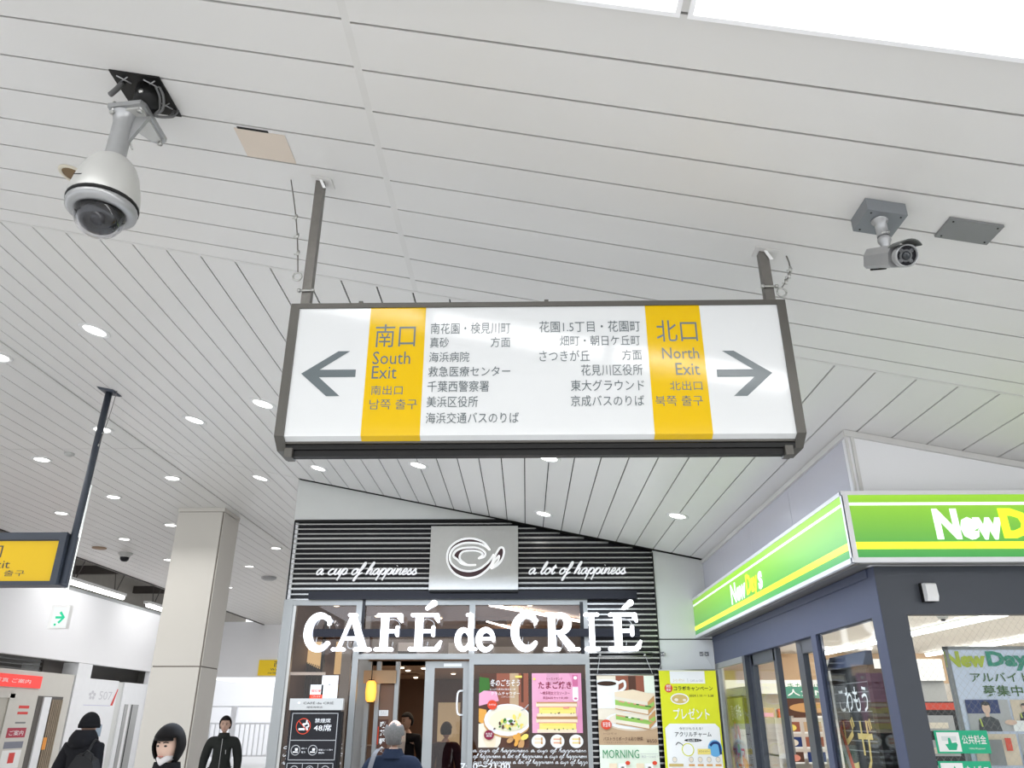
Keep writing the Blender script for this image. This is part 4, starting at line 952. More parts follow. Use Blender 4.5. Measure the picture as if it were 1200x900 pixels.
# winter soup poster on the cafe glass
FG = FY(10.338)
o, A = sheet('poster', 'winter soup poster with a white bowl on the cafe glass', 'poster', FG, (-.590, 1.286, .027, 2.133), 0)
A.rect(0, 0, 1, 1, dkbrown); A.rect(.35, .5, 1, 1, rbrown); A.rect(.62, .55, .8, 1, tan); A.rect(.85, .6, .9, 1, dkbrown)
A.poly([(0, .72), (.22, .78), (.2, .93), (0, .95)], leaf); A.poly([(0, .55), (.4, .62), (.35, .75), (.1, .76), (0, .72)], pink); A.poly([(0, .34), (.2, .25), (.15, .5), (0, .52)], org_i)
A.ell(.1, .12, .35, .2, cream_i); A.ell(.22, .12, .12, .14, bread, .3)
A.ell(.57, .34, .48, .215, crust); A.ell(.58, .365, .47, .215, wht_i); A.ell(.6, .38, .43, .18, cream_i); A.ell(.6, .355, .38, .145, soup)
A.blobs(22, .45, .95, .25, .42, .02, .07, [egg, egg, yel_i, wht_i, soup]); A.blobs(16, .3, .9, .24, .44, .015, .05, [leaf, lgreen, dkbrown, egg])
A.line([(.85, .49), (.93, .52), (1.0, .57)], .012, grey_i); A.ell(.21, .165, .10, .065, maroon); A.text('北海道', .14, .17, .28, .195, wht_i); A.text('濃厚', .15, .14, .27, .163, wht_i)
A.ell(.27, .565, .10, .065, inkred); A.text('おすすめ', .2, .555, .34, .58, wht_i)
A.blobs(8, .62, .98, .03, .14, .05, .1, [org_i, yel_i, crust]); A.rect(.73, .935, .87, .965, yel_i); A.text('冬のごちそう', .22, .815, .82, .915, wht_i, .008, .1); A.text('たっぷり具材の温まる一杯', .22, .765, .74, .79, wht_i, .008); A.text('クラムチャウダー', .24, .695, .82, .745, wht_i, .008); A.text('バゲット付き', .45, .66, .72, .685, wht_i)
A.q.build('print', o)
# pink sandwich poster
o, A = sheet('poster', 'pink egg sandwich poster on the cafe glass, right of the soup one', 'poster', FG, (.070, 1.447, .690, 2.133), 0)
A.rect(0, 0, 1, 1, pink); A.rect(.3, .8, .55, 1, col('mid_pink', (.70, .34, .46))); A.poly([(.85, 0), (1, 0), (1, 1), (.75, 1), (.95, .5)], col('mid_pink2', (.74, .30, .46)))
A.rect(.82, .78, .93, .97, pink2); A.ell(.88, .92, .035, .03, wht_i); A.rect(.82, .56, .93, .76, wht_i); A.ell(.875, .56, .055, .04, wht_i); A.ell(.875, .57, .035, .018, pink2)
A.text('トーストサンド', .30, .88, .62, .925, maroon); A.text('たまご焼き', .13, .73, .80, .86, maroon, .015); A.text('～博多明太マヨソース～', .16, .63, .76, .69, maroon); A.text('単品¥650 セット¥1,000', .22, .555, .72, .605, maroon)
for y in (.0, .26):
    A.rect(.08, .17+y, .90, .245+y, bread); A.rect(.09, .225+y, .90, .25+y, crust); A.rect(.12, .155+y, .88, .175+y, ham); A.rect(.14, .055+y, .87, .16+y, egg); A.rect(.2, .12+y, .8, .15+y, yel_i); A.rect(.10, .005+y, .88, .06+y, bread); A.blobs(7, .15, .85, .055+y, .075+y, .01, .018, [leaf, dkbrown])
A.rect(.08, .255, .9, .27, crust); A.rect(.62, .40, .74, .43, ham)
A.ell(.05, .9, .03, .02, yel_i); A.q.build('print', o)
# three round plate stickers under it
for k, (x, mm) in enumerate(((.145, bread), (.375, ham), (.605, egg))):
    F = FG; q = M(F(x, 1.29, 0)); ell(q, F, x, 1.355, .085, .075, wht_i, 0, .0015, k=24); o = q.build('plate_sticker')
    tag(o, ('leftmost', 'middle', 'rightmost')[k]+' of three round sandwich plate stickers under the pink poster', 'sticker', 'plate stickers on the cafe glass')
    q = M(F(x, 1.29, 0)); 
    for yy in (1.325, 1.365): rect(q, F, x-.05, yy, x+.045, yy+.03, bread, .002); rect(q, F, x-.048, yy+.008, x+.043, yy+.017, mm, .0026); rect(q, F, x+.03, yy-.003, x+.05, yy+.033, crust, .003)
    q.build('print', o)
# script lines on the glass
for r, (t_, u0, wd) in enumerate((('a cup of happiness a cup of happiness', -.66, 1.38), ('of happiness a lot of happiness a cup of happiness', -.655, 1.38), ('cup of happiness a lot of happiness a cup of happ', -.65, 1.38))):
    z = 1.235-r*.055*1.15; q = M((0, 10.34, z)); cursive(q, FY(10.342), t_, u0, z, .026, .0065, txt_white, 0, 0, width=wd, k=1)
    tag(q.build('script_lettering'), ('top', 'middle', 'lowest')[r]+' line of small white script words along the cafe glass', 'lettering', 'script lines on the cafe glass')
for x0, x1, lb in ((-3.0, -2.66, 'white script words on the left cafe window, left of the black stand'), (-2.05+.0, -1.9, '')):
    if not lb: continue
    q = M((x0, 10.34, 1.1))
    for r in range(3): cursive(q, FY(10.342), ('of', 'up', 'ness')[r], x0+.02, 1.27-r*.085, .03, .008, txt_white, 0, 0, width=.11, k=1)
    for r in range(3): cursive(q, FY(10.342), ('of h', 'lot', 'cup')[r], -2.42, 1.27-r*.085, .03, .008, txt_white, 0, 0, width=.16, k=1)
    tag(q.build('script_lettering'), lb, 'lettering')
q = M((-.7, 10.34, 1.0)); text(q, FY(10.34), '7:30～21:00', -.80, 1.045, -.20, 1.115, txt_white, 0, .02); tag(q.build('opening_hours'), 'white opening hours lettering at the foot of the cafe glass', 'lettering')
# hanging morning banner
def banner(name, label, u0, u1, v0, v1, hooks, Y=10.23):
    F = FY(Y); org = (u0, Y, v0); o = thing(name, label, 'banner', ((u0+u1)/2, Y, v1))
    org = ((u0+u1)/2, Y, v1); q = M(org); q.box(u0, u1, Y, Y+.003, v0, v1, paper); sh_ = q.build('sheet', o)
    q = M(org); q.tube([(u0-.01, Y, v1+.008), (u1+.01, Y, v1+.008)], .009, steel, 8); q.build('hanging_bar', o)
    for (hx, hz), bx in zip(hooks, (u0+.01, u1-.01)):
        q = M(org); q.tube([(bx, Y, v1+.01), (hx, Y+.06, hz)], .003, wire_w, 5); q.tube([(hx, Y+.04, hz), (hx, Y+.09, hz)], .014, cam_wht, 8); q.build('cord', o)
    A = Art(F, u0, v0, u1, v1, org); return o, sh_, A
o, sh_, A = banner('hanging_banner', 'hanging cafe banner with coffee, sandwich and the word MORNING on the louvres', .875, 1.585, .25, 2.10, ((.935, 2.345), (1.50, 2.345)))
def Y_(y): return (y-.25)/1.85          # metres to sheet
def banner_y(py): return (atY(740, py, 10.23).z-.25)/1.85
by = banner_y
A.rect(0, by(873), 1, 1, ltan); A.rect(0, by(848), 1, by(792.5), cream_i); A.poly([(0, by(873)), (1, by(873)), (1, by(850)), (0, by(843))], tan); A.rect(.33, by(815), .82, 1-.002, rbrown); A.rect(.55, by(812), .68, 1-.003, dkbrown); A.rect(.82, by(812), 1, 1-.002, palegreen)
A.rect(0, 0, 1, by(873), palegreen)
A.ell(.62, by(846), .50, .055, ltan); A.ell(.62, by(844), .50, .055, wht_i); A.ell(.6, by(843), .42, .042, cream_i)
A.poly([(.0, by(799)), (.38, by(799)), (.34, by(827)), (.28, by(830)), (.0, by(830))], wht_i); A.ell(.17, by(800), .23, .022, wht_i); A.ell(.17, by(801), .17, .015, coffee)
A.line([(.36, by(801)), (.47, by(798)), (.48, by(806)), (.36, by(811))], .03, wht_i)
for yy, top in ((0, 1), (17, 0)):
    if top: A.poly([(.30, by(811)), (.62, by(808)), (.98, by(814)), (.86, by(823)), (.30, by(816))], bread)
    A.poly([(.30, by(816+yy)), (.86, by(823+yy)), (.98, by(815+yy)), (.98, by(829+yy)), (.86, by(838+yy)), (.30, by(831+yy))], crust)
    A.poly([(.30, by(816+yy)), (.86, by(823+yy)), (.86, by(837+yy)), (.30, by(830+yy))], cream_i)
    A.poly([(.30, by(820+yy)), (.86, by(827+yy)), (.97, by(822+yy)), (.97, by(827+yy)), (.86, by(832+yy)), (.30, by(826+yy))], lgreen)
    x0 = 0
    for i in range(12): A.ell(.34+.05*i, by(821.5+yy+.6*i), .035, .004, random.choice([ham, ham, lgreen, leaf, wht_i]), -.1, 8)
A.ell(.13, by(849), .09, .03, inkred); A.text('新登場', .07, by(852), .2, by(846), wht_i)
A.text('パストラミポーク＆彩り野菜', .07, by(868), .74, by(863.5), dkbrown, .008); A.text('トーストサンド', .08, by(861), .3, by(858.5), dkbrown); A.text('～マスタードマヨソース～', .08, by(871), .5, by(869.3), dkbrown); A.text('¥650', .80, by(870.5), .97, by(866), dkbrown)
A.text('MORNING', .05, by(888.5), .66, by(878.5), mgreen); A.text('開店～11:00まで', .7, by(888), .98, by(885), grey_i); A.rect(.68, by(883.5), .98, by(883.1), grey_i)
for x in (.15, .6): A.rect(x, by(905), x+.13, by(894.5), bread); A.rect(x+.15, by(905), x+.28, by(894.5), wht_i); A.ell(x+.22, by(899), .03, .004, coffee); A.ell(x+.31, by(894), .04, .012, inkred)
A.rect(.1, .05, .9, .30, cream_i)
A.q.build('print', sh_)
# yellow campaign banner (its cartoon figures are left out)
o, sh_, A = banner('hanging_banner', 'yellow campaign banner hanging before the grey pier', 1.650, 2.355, .25, 2.155, ((1.745, 2.36), (2.25, 2.36)))
def by(py): return (atY(805, py, 10.23).z-.25)/1.905
A.rect(0, 0, 1, 1, lime); A.rect(.19, by(801), .80, 1-.002, wht_i); A.text('コーヒーチケット', .24, by(799), .44, by(795.5), gold_i, .008); A.rect(.495, by(799.5), .5, by(795), grey_i); A.text('CAFÉ de CRIÉ', .54, by(799), .76, by(796), grey_i)
A.ell(.15, by(806.5), .07, .026, inkred); A.text('期間', .11, by(806), .19, by(802.5), wht_i, .008); A.text('限定', .11, by(810), .19, by(806.7), wht_i, .008); A.text('コラボキャンペーン', .24, by(809.5), .92, by(804), ink, .008); A.text('2024.1.10 ～ 2.28', .5, by(816.5), .92, by(814), ink)
A.poly([(.04, by(900)), (.04, by(853)), (.12, by(848)), (.9, by(848)), (.97, by(853)), (.97, by(900)), (.97, 0.02), (.04, .02)], wht_i)
A.ell(.33, by(819), .16, .034, wht_i); A.ell(.33, by(819), .14, .027, gold_i); A.ell(.27, by(820), .035, .009, cream_i); A.ell(.41, by(820.5), .03, .008, cream_i)
A.text('プレゼント', .20, by(843), .82, by(830), wht_i, .008)
A.text('今だけもらえる！', .28, by(855.5), .68, by(852), ink); A.text('アクリルチャーム', .20, by(863.5), .82, by(857.5), ink, .008); A.ell(.5, by(867.5), .15, .009, ink); A.text('全6種＋1', .4, by(869), .6, by(866), wht_i)
A.ell(.40, by(878.5), .105, .038, lime); A.ell(.40, by(878.5), .09, .033, wht_i); A.line([(.2, by(873)), (.24, by(870)), (.3, by(872)), (.32, by(874))], .008, ink); A.ell(.86, by(877), .12, .048, blue_i); A.line([(.78, by(874)), (.84, by(870.5)), (.93, by(872)), (.95, by(884))], .028, navy_i); A.rect(.56, by(884), .78, by(877.5), egg); A.text('ホワイトデー', .58, by(882), .76, by(879), ink)
for x in (.15, .43, .58, .73, .88): A.ell(x+.01, by(890), .04, .016, grey_i); A.ell(x+.01, by(890), .034, .013, cream_i)
A.rect(.06, by(898), .3, by(895), gold_i)
for x in (.39, .54, .69, .84): A.rect(x, by(897.5), x+.1, by(895.5), org_i)
A.q.build('print', sh_)
# square markings on the pier (tiny notices)
for x, w_, lb in ((776, 4.5, 'small square notice on the pier, above the left cord of the yellow banner'), (822, 4, 'small square notice on the pier, left one of the pair above the right cord'), (828.5, 4.5, 'small square notice on the pier, right one of the pair above the right cord')):
    a = atY(x-w_/2, 768, 10.325); q = M((a.x, 10.325, a.z)); b = atY(x+w_/2, 768, 10.325); q.box(a.x, b.x, 10.322, 10.33, 2.335, 2.385, grey_box); q.box(a.x+.01, b.x-.02, 10.3215, 10.322, 2.35, 2.36, paper); tag(q.build('small_notice'), lb, 'notice')
# horizontal bar carrying the left cord of the morning banner
q = M((1.2, 10.28, 2.35)); q.tube([(.90, 10.28, 2.37), (1.60, 10.28, 2.37)], .008, steel, 8); q.tube([(.90, 10.28, 2.33), (1.60, 10.28, 2.33)], .006, steel, 8); tag(q.build('banner_rail'), 'thin steel double rail on the louvres carrying the morning banner', 'rail')

# ================================================================ BLACK STAND SIGN
YS = 9.3; SO = (-2.35, YS+.1, 0)
o = thing('information_stand', 'black information stand with no smoking symbol before the left cafe window', 'stand', SO)
q = M(SO); q.box(-2.64, -2.08, YS, YS+.05, .25, 1.70, black_gloss); q.box(-2.09, -2.05, YS+.01, YS+.06, .2, 1.68, black_m); q.build('board', o)
q = M(SO); q.box(-2.655, -2.055, YS-.015, YS+.06, 1.695, 1.815, cam_wht); hd = q.build('header', o)
q = M(SO); q.box(-2.64, -2.08, YS-.1, YS+.25, 0, .05, black_m); q.box(-2.62, -2.58, YS+.05, YS+.1, .05, .4, black_m); q.box(-2.14, -2.10, YS+.05, YS+.1, .05, .4, black_m); q.build('base', o)
F = FY(YS); q = M(SO)
text(q, FY(YS-.016), 'CAFÉ de CRIÉ', -2.50, 1.755, -2.16, 1.785, ink, .001); text(q, FY(YS-.016), '稲毛海岸店', -2.46, 1.715, -2.28, 1.735, ink, .001); ell(q, FY(YS-.016), -2.55, 1.77, .022, .018, grey_i, .001); ell(q, FY(YS-.016), -2.55, 1.77, .017, .013, paper, .0015)
q.build('lettering', hd)
q = M(SO)
def frame_rect(u0, v0, u1, v1, w_=.007):
    for a, b, c, d in ((u0, v0, u1, v0+w_), (u0, v1-w_, u1, v1), (u0, v0, u0+w_, v1), (u1-w_, v0, u1, v1)): rect(q, F, a, b, c, d, grey_i, .002)
frame_rect(-2.615, 1.19, -2.10, 1.665); rect(q, F, -2.615, 1.385, -2.10, 1.392, grey_i, .002)
ell(q, F, -2.48, 1.53, .082, .082, inkred, .002, k=30); ell(q, F, -2.48, 1.53, .074, .074, black_gloss, .0026, k=30)
rect(q, F, -2.53, 1.49, -2.46, 1.51, txt_white, .003); rect(q, F, -2.45, 1.49, -2.425, 1.51, txt_white, .003)
brush(q, F, smooth2([(-2.47, 1.525), (-2.485, 1.55), (-2.45, 1.555), (-2.445, 1.585)], 4), .018, txt_white, .003); brush(q, F, smooth2([(-2.445, 1.52), (-2.42, 1.53), (-2.43, 1.56)], 4), .014, txt_white, .003)
brush(q, F, [(-2.535, 1.585), (-2.425, 1.475)], .008, inkred, .0036, round_ends=False)
text(q, F, '禁煙席', -2.355, 1.565, -2.18, 1.61, txt_white, .003); text(q, F, '48席', -2.36, 1.48, -2.165, 1.55, txt_white, .003)
for cx_ in (-2.54, -2.35):
    ell(q, F, cx_, 1.29, .052, .052, grey_i, .002, k=24); ell(q, F, cx_, 1.29, .045, .045, black_gloss, .0026, k=24); rect(q, F, cx_-.028, 1.265, cx_+.028, 1.277, txt_white, .003); rect(q, F, cx_-.005, 1.285, cx_+.025, 1.31, txt_white, .003)
text(q, F, '喫煙ブース', -2.475, 1.30, -2.415, 1.315, txt_white, .003); text(q, F, '有り', -2.475, 1.26, -2.43, 1.28, txt_white, .003); text(q, F, '電源コード有り', -2.285, 1.285, -2.13, 1.30, txt_white, .003); text(q, F, '無料', -2.285, 1.255, -2.22, 1.272, txt_white, .003)
frame_rect(-2.62, .9, -2.11, 1.165)
for x in (-2.45, -2.28): rect(q, F, x, .9, x+.006, 1.165, grey_i, .002)
for i, cx_ in enumerate((-2.535, -2.365, -2.195)):
    ell(q, F, cx_, 1.09, .048, .048, grey_i, .002, k=24); ell(q, F, cx_, 1.09, .041, .041, black_gloss, .0026, k=24)
    if i == 0: poly(q, F, [(cx_-.025, 1.11), (cx_+.025, 1.11), (cx_+.005, 1.09), (cx_+.005, 1.065), (cx_-.005, 1.065), (cx_-.005, 1.09)], txt_white, .003)
    elif i == 1: ell(q, F, cx_, 1.095, .02, .024, txt_white, .003); rect(q, F, cx_-.01, 1.065, cx_+.01, 1.08, txt_white, .003)
    else: rect(q, F, cx_-.022, 1.07, cx_+.022, 1.11, txt_white, .003)
q.build('print', bpy.data.objects['board'])
bpy.data.objects['board']['label'] = 'glossy black board'
F = FY(YS+.01)
o, A = sheet('notice', 'small white notice with red base standing on the black stand', 'notice', F, (-2.445, 1.815, -2.30, 1.96), 0); A.rect(0, 0, 1, .28, inkred); A.text('お知らせ', .2, .78, .85, .9, grey_i); A.text('喫煙室', .12, .45, .85, .65, inkred, .008); A.text('ございます', .15, .08, .85, .2, wht_i); A.q.build('print', o)
o, A = sheet('notice', 'taller white notice with grey print standing on the black stand', 'notice', F, (-2.32, 1.817, -2.135, 2.058), 0)
for k in range(9): A.text('全席禁煙ご案内'[k % 3:k % 3+4], .12, .06+.095*k, .85-.07*(k % 3), .105+.095*k, grey_i)
A.rect(.45, .58, .52, .62, ink); A.q.build('print', o)

# ================================================================ CAFE INSIDE
LX = atY(434.5, 812, 10.62).x; LN = (LX, 10.62, 1.80)
o = thing('lantern', 'glowing yellow paper lantern hanging in the cafe entrance', 'lamp', LN)
q = M(LN); q.lathe([(.035, 1.80), (.062, 1.83), (.072, 1.92), (.064, 2.03), (.04, 2.06)], (LX, 10.62, 0), mat('lantern_paper', (.9, .55, .1), .6, emit=.9, ecol=(1, .45, .05)), 20); q.build('shade', o)
q = M(LN); q.lathe([(.001, 1.79), (.04, 1.79), (.04, 1.803)], (LX, 10.62, 0), black_m, 14); q.lathe([(.04, 2.055), (.04, 2.07), (.001, 2.07)], (LX, 10.62, 0), black_m, 14); q.tube([(LX, 10.62, 2.07), (LX, 10.62, 2.3)], .006, black_m, 6); q.build('fitting', o)
F = FY(10.78)
o, A = sheet('notice', 'white notice on the inner cafe entrance below the lantern', 'notice', FY(10.79), (-1.91, 1.64, -1.79, 1.71), 0); A.text('営業中', .15, .55, .85, .8, grey_i); A.text('OPEN', .15, .2, .85, .45, grey_i); A.q.build('print', o)
o, A = sheet('menu_board', 'dark vertical menu board with white writing in the cafe entrance', 'menu board', FY(10.79), (-1.92, 1.18, -1.78, 1.60), 0, mt=dkbrown); A.rect(0, 0, 1, 1, dkbrown)
for k, ch in enumerate('喫茶軽食'): A.text(ch, .25, .76-.23*k, .8, .94-.23*k, wht_i, .03)
A.rect(.05, .3, .15, .8, inkred); A.q.build('print', o)
cnt = (-1.75, 10.95, 0)
q = M(cnt); q.box(-2.12, -1.86, 10.9, 11.3, 0, 1.27, brown); o = q.build('reception_counter'); tag(o, 'brown wooden counter inside the cafe door', 'counter'); q = M(cnt); q.box(-2.13, -1.84, 10.88, 11.33, 1.27, 1.29, brown); q.build('counter_top', o)
for i, (x, y) in enumerate(((-2.1, 12.6), (-1.75, 13.2))): pass
spot_m = mat('spot_lens', (1, .9, .75), .4, emit=6, ecol=(1, .86, .65))
LI = [(-2.18, 14.3, 2.45, 'cafe spotlight nearest the door head on the left'), (-1.82, 14.5, 2.45, 'cafe spotlight at the top right of the open doorway'), (-2.2, 15.2, 2.45, 'cafe ceiling light in the middle of the open doorway'), (-2.933, 16.77, 2.45, 'cafe spotlight low left in the open doorway'), (-2.85, 18.0, 2.45, 'cafe spotlight farthest left in the doorway'), (-2.4, 17.8, 2.45, 'cafe spotlight farthest back near the suited man'), (-1.45, 16.3, 2.45, 'cafe spotlight seen through the sliding door glass'),
      (-2.72, 11.35, 3.12, 'cafe spotlight behind the letter C in the left transom'), (-2.35, 12.6, 3.12, 'cafe spotlight behind the letter F in the transom'), (.06, 11.35, 3.12, 'cafe spotlight behind the second word in the right transom'), (-1.4, 12.9, 3.12, 'cafe spotlight between the words in the transom')]
sp = thing('cafe_spotlight', '', 'spotlight', (0, 0, 0), 'spotlights in the cafe ceiling')
q = M(); q.lathe([(.075, 0), (.075, -.012), (.05, -.015)], (0, 0, 0), cam_wht, 16); q.build('ring', sp); q = M(); q.lathe([(.05, -.012), (.035, -.03), (.001, -.032)], (0, 0, 0), spot_m, 16); q.build('lens', sp)
for i, (x, y, z, lb) in enumerate(LI):
    c = sp if i == 0 else copy_tree(sp); c.location = (x, y, z-.001); c['label'] = lb
q = M((-1.2, 12.3, 3.1)); q.box(-.95, -.25, 12.9, 13.6, 3.08, 3.12, brown_ceil); q.box(-.88, -.32, 12.98, 13.52, 3.07, 3.08, dkbrown); tag(q.build('ceiling_cassette'), 'square taupe air conditioning cassette in the cafe ceiling', 'air conditioner')
q = M((-2.2, 16, 2.44)); q.box(-2.75, -1.95, 15.5, 16.3, 2.41, 2.449, mat('cassette_tan', (.42, .32, .24), .5)); q.box(-2.6, -2.1, 15.65, 16.15, 2.40, 2.41, brown); tag(q.build('ceiling_cassette'), 'brown air conditioning cassette seen through the open cafe door', 'air conditioner')
for (xa, ya, xb, yb), lb in (((574, 709, 680, 728), 'white strip light behind the letters, upper one in the right transom'), ((571, 728, 603, 737), 'white strip light behind the letters, lower one in the right transom')):
    a = atZ(xa, ya, 3.07); b = atZ(xb, yb, 3.07); q = M(a); q.tube([a, b], .02, tube_m, 8); tag(q.build('strip_light'), lb, 'ceiling light')
q = M((-1.5, 18.8, 1)); q.box(-2.0, -1.5, 18.85, 18.9, .9, 1.95, mat('lit_shelf_board', (.7, .6, .4), .6, emit=.35)); tag(q.build('lit_wall_panel'), 'pale lit panel on the dark back wall of the cafe', 'wall panel')
# table and chair tops inside the cafe are hidden by the prints; a bar shelf with jars shows left of the stand
q = M((-2.8, 11.6, 0)); q.box(-3.02, -2.3, 11.4, 11.8, 1.90, 1.96, wood); q.box(-3.0, -2.32, 11.45, 11.75, 0, 1.90, brown); tag(q.build('cafe_cabinet'), 'brown wooden cabinet behind the left cafe window', 'cabinet')
for k in range(5):
    x = -2.93+k*.13; q = M((x, 11.6, 1.96)); q.lathe([(.001, 1.962), (.035, 1.962), (.038, 2.03), (.03, 2.05), (.001, 2.05)], (x, 11.6, 0), (wood, glass, gold_i, dkbrown, cam_wht)[k], 12)
    o = q.build('jar'); tag(o, ('first', 'second', 'third', 'fourth', 'fifth')[k]+' jar from the left on the wooden cabinet in the cafe window', 'jar', 'jars on the cafe cabinet')

# ================================================================ SHOP FASCIA
FO = (2.7, 5.3, 2.55)
XS, YS2 = 2.175, 5.175
o = thing('shop_fascia', 'lime green backlit shop fascia with white and yellow stripes wrapping the corner', 'shop sign', FO)
under = mat('fascia_underside', (.22, .21, .20), .35, .5)
q = M(FO); q.box(XS+.01, 2.345, YS2+.01, 10.325, 2.562, 3.03, under); q.box(2.345, 4.7, YS2+.01, 5.325, 2.562, 3.03, under); bd = q.build('box', o)
q = M(FO); q.box(XS+.06, XS+.075, YS2+.1, 10.3, 2.556, 2.562, steel); q.box(2.25, 4.7, YS2+.08, YS2+.09, 2.556, 2.562, steel); q.build('seam_strip', bd)
Fs, Ff = FX(XS), FY(YS2)
q = M(FO); rect(q, Fs, -10.325, 2.585, -(YS2+.03), 3.01, green_lt, 0, .002); sd = q.build('side_face', o)
q = M(FO); rect(q, Ff, XS+.035, 2.585, 4.7, 3.01, green_lt, 0, .002); ft = q.build('front_face', o)
for Fq, a, b, par in ((Fs, -10.325, -(YS2+.03), sd), (Ff, XS+.035, 4.7, ft)):
    q = M(FO); rect(q, Fq, a, 2.937, b, 2.957, fas_wht, .003, .001); q.build('white_stripe', par)
    q = M(FO); rect(q, Fq, a, 2.64, b, 2.688, fas_yel, .003, .001); q.build('yellow_stripe', par)
tr_m = mat('fascia_trim', (.80, .80, .82), .35, .2)
q = M(FO)
q.box(XS-.008, XS+.02, YS2, 10.325, 3.01, 3.038, tr_m); q.box(XS-.008, XS+.02, YS2, 10.325, 2.553, 2.585, tr_m)
q.box(XS-.008, 4.7, YS2-.008, YS2+.02, 3.01, 3.038, tr_m); q.box(XS-.008, 4.7, YS2-.008, YS2+.02, 2.553, 2.585, tr_m)
q.box(XS-.006, XS+.035, YS2-.006, YS2+.0, 2.58, 3.01, tr_m); q.box(XS-.006, XS, YS2-.006, YS2+.03, 2.58, 3.01, tr_m)
q.build('trim', o)
q = M(FO)
text(q, Ff, 'New', 2.757, 2.700, 3.215, 2.912, fas_wht, .006, .055); text(q, Ff, 'Days', 3.20, 2.65, 3.72, 2.912, fas_yel, .007, .055); q.build('logo_lettering', ft)
q = M(FO)
ya, yb_, yc = atX(857.5, 700, XS).y, atX(874.5, 690, XS).y, atX(894.5, 680, XS).y
text(q, Fs, 'New', -ya, 2.70, -yb_, 2.905, fas_wht, .006, .035); text(q, Fs, 'Day', -yb_+.03, 2.655, -yc-.17, 2.905, fas_yel, .007, .035); text(q, Fs, 's', -yc-.14, 2.70, -yc, 2.86, fas_wht, .008, .035); q.build('logo_lettering', sd)
# white sensor on the dark header
a_ = atY(1087, 696, YG); SO2 = (a_.x, YG, a_.z)
o = thing('wall_sensor', 'white curved sensor box on the dark header below the green fascia', 'sensor', SO2)
q = M(SO2); q.box(2.665, 2.745, YG-.03, YG-.001, 2.32, 2.445, black_m); q.build('back_plate', o)
q = M(SO2); q.prism([(YG-.03, 2.325), (YG-.07, 2.32), (YG-.085, 2.35), (YG-.08, 2.43), (YG-.06, 2.44), (YG-.03, 2.44)], 'x', 2.672, 2.745, paper); q.build('cover', o)

# ================================================================ SHOP DISPLAYS
def disp_stand(name, label, y_near, y_far, z1, X, dark, art):
    org = (X, (y_near+y_far)/2, 0); o = thing(name, label, 'display stand', org)
    q = M(org); q.box(X, X+.05, y_near, y_far, .15, z1, dark); q.box(X-.02, X+.09, y_near-.07, y_near, .15, z1-.03, black_gloss); q.build('cabinet', o)
    q = M(org); q.hexa([(X-.03, y_near, z1), (X+.05, y_near, z1), (X+.05, y_far, z1), (X-.03, y_far, z1), (X+.01, y_near, z1+.10), (X+.05, y_near, z1+.10), (X+.05, y_far, z1+.10), (X+.01, y_far, z1+.10)], navy2 if 'pizza' in label else grey_box); q.build('header', o)
    q = M(org); q.box(X-.05, X+.15, y_near-.05, y_far+.05, 0, .15, black_m); q.build('base', o)
    A = Art(FX(X), -y_far+.03, .45, -y_near-.03, z1-.02, org); art(A); A.q.build('poster', o); return o
def art1(A):
    A.rect(0, 0, 1, 1, ink); 
    for k in range(8): A.rect(0, .62+.045*k, 1, .625+.045*k, grey_box)
    A.text('こわもう', .12, .80, .93, .92, wht_i, .008); A.text('ビザ', .12, .52, .92, .78, gold_i, .008)
    A.poly([(.0, .72), (.06, .74), (.42, .42), (.36, .38)], inkred); A.poly([(0, .62), (.03, .68), (.36, .38), (.30, .36)], wht_i); A.poly([(0, .52), (.0, .62), (.30, .36), (.24, .34)], leaf)
    A.ell(.42, .26, .30, .15, crust, .7); A.ell(.42, .27, .26, .13, org_i, .7); A.blobs(14, .25, .55, .18, .36, .02, .06, [yel_i, inkred, org_i, cream_i]); A.ell(.72, .17, .28, .13, org_i, -.8); A.blobs(14, .55, .9, .08, .28, .02, .07, [crust, yel_i, inkred, org_i]); A.text('新発売', .6, .44, .9, .5, pink, .008); A.text('もちもち', .55, .36, .9, .42, wht_i, .008)
disp_stand('display_stand', 'tall black display stand with pizza poster behind the shop corner glass', 6.08, 6.83, 1.97, 2.52, black_m, art1)
def art2(A):
    A.rect(0, 0, 1, 1, cream_i); A.rect(0, .75, 1, 1, col('olive', (.35, .36, .10))); A.text('春の新作', .2, .82, .8, .95, wht_i, .008); A.blobs(30, .1, .9, .1, .8, .05, .14, [org_i, pink, blue_i, wht_i, lgreen, ham, inkred]); A.text('フェア', .15, .45, .85, .6, inkred, .008)
disp_stand('display_stand', 'narrow dark display stand with colourful poster at the far end of the shop glass', 9.9, 10.75, 1.86, 2.58, beam_m, art2)
# recruiting poster in black frame behind the front glass
YP2 = 5.50; a_ = atY(1106, 757.5, YP2); u0 = a_.x; u1 = u0+1.05; v1 = a_.z; v0 = .95; PO = ((u0+u1)/2, YP2, v0)
o = thing('framed_poster', 'black framed staff recruiting poster behind the wired shop window', 'poster', PO)
q = M(PO)
for a, b, c, d in ((u0, u1, v1-.02, v1), (u0, u1, v0, v0+.02), (u0, u0+.022, v0, v1), (u1-.022, u1, v0, v1)): q.box(a, b, YP2, YP2+.03, c, d, grey_box)
q.build('frame', o)
q = M(PO); q.box(u0+.03, u1-.03, YP2+.01, YP2+.02, v0, v1-.015, mat('pale_blue_sheet', (.62, .68, .82), .5)); sh_ = q.build('sheet', o)
F = FY(YP2+.008); A = Art(F, u0+.035, v0+.02, u1-.035, v1-.02, PO)
def ax_(px): return (atY(px, 800, YP2).x-A.b[0])/(A.b[2]-A.b[0])
def ay_(py): return (atY(1150, py, YP2).z-A.b[1])/(A.b[3]-A.b[1])
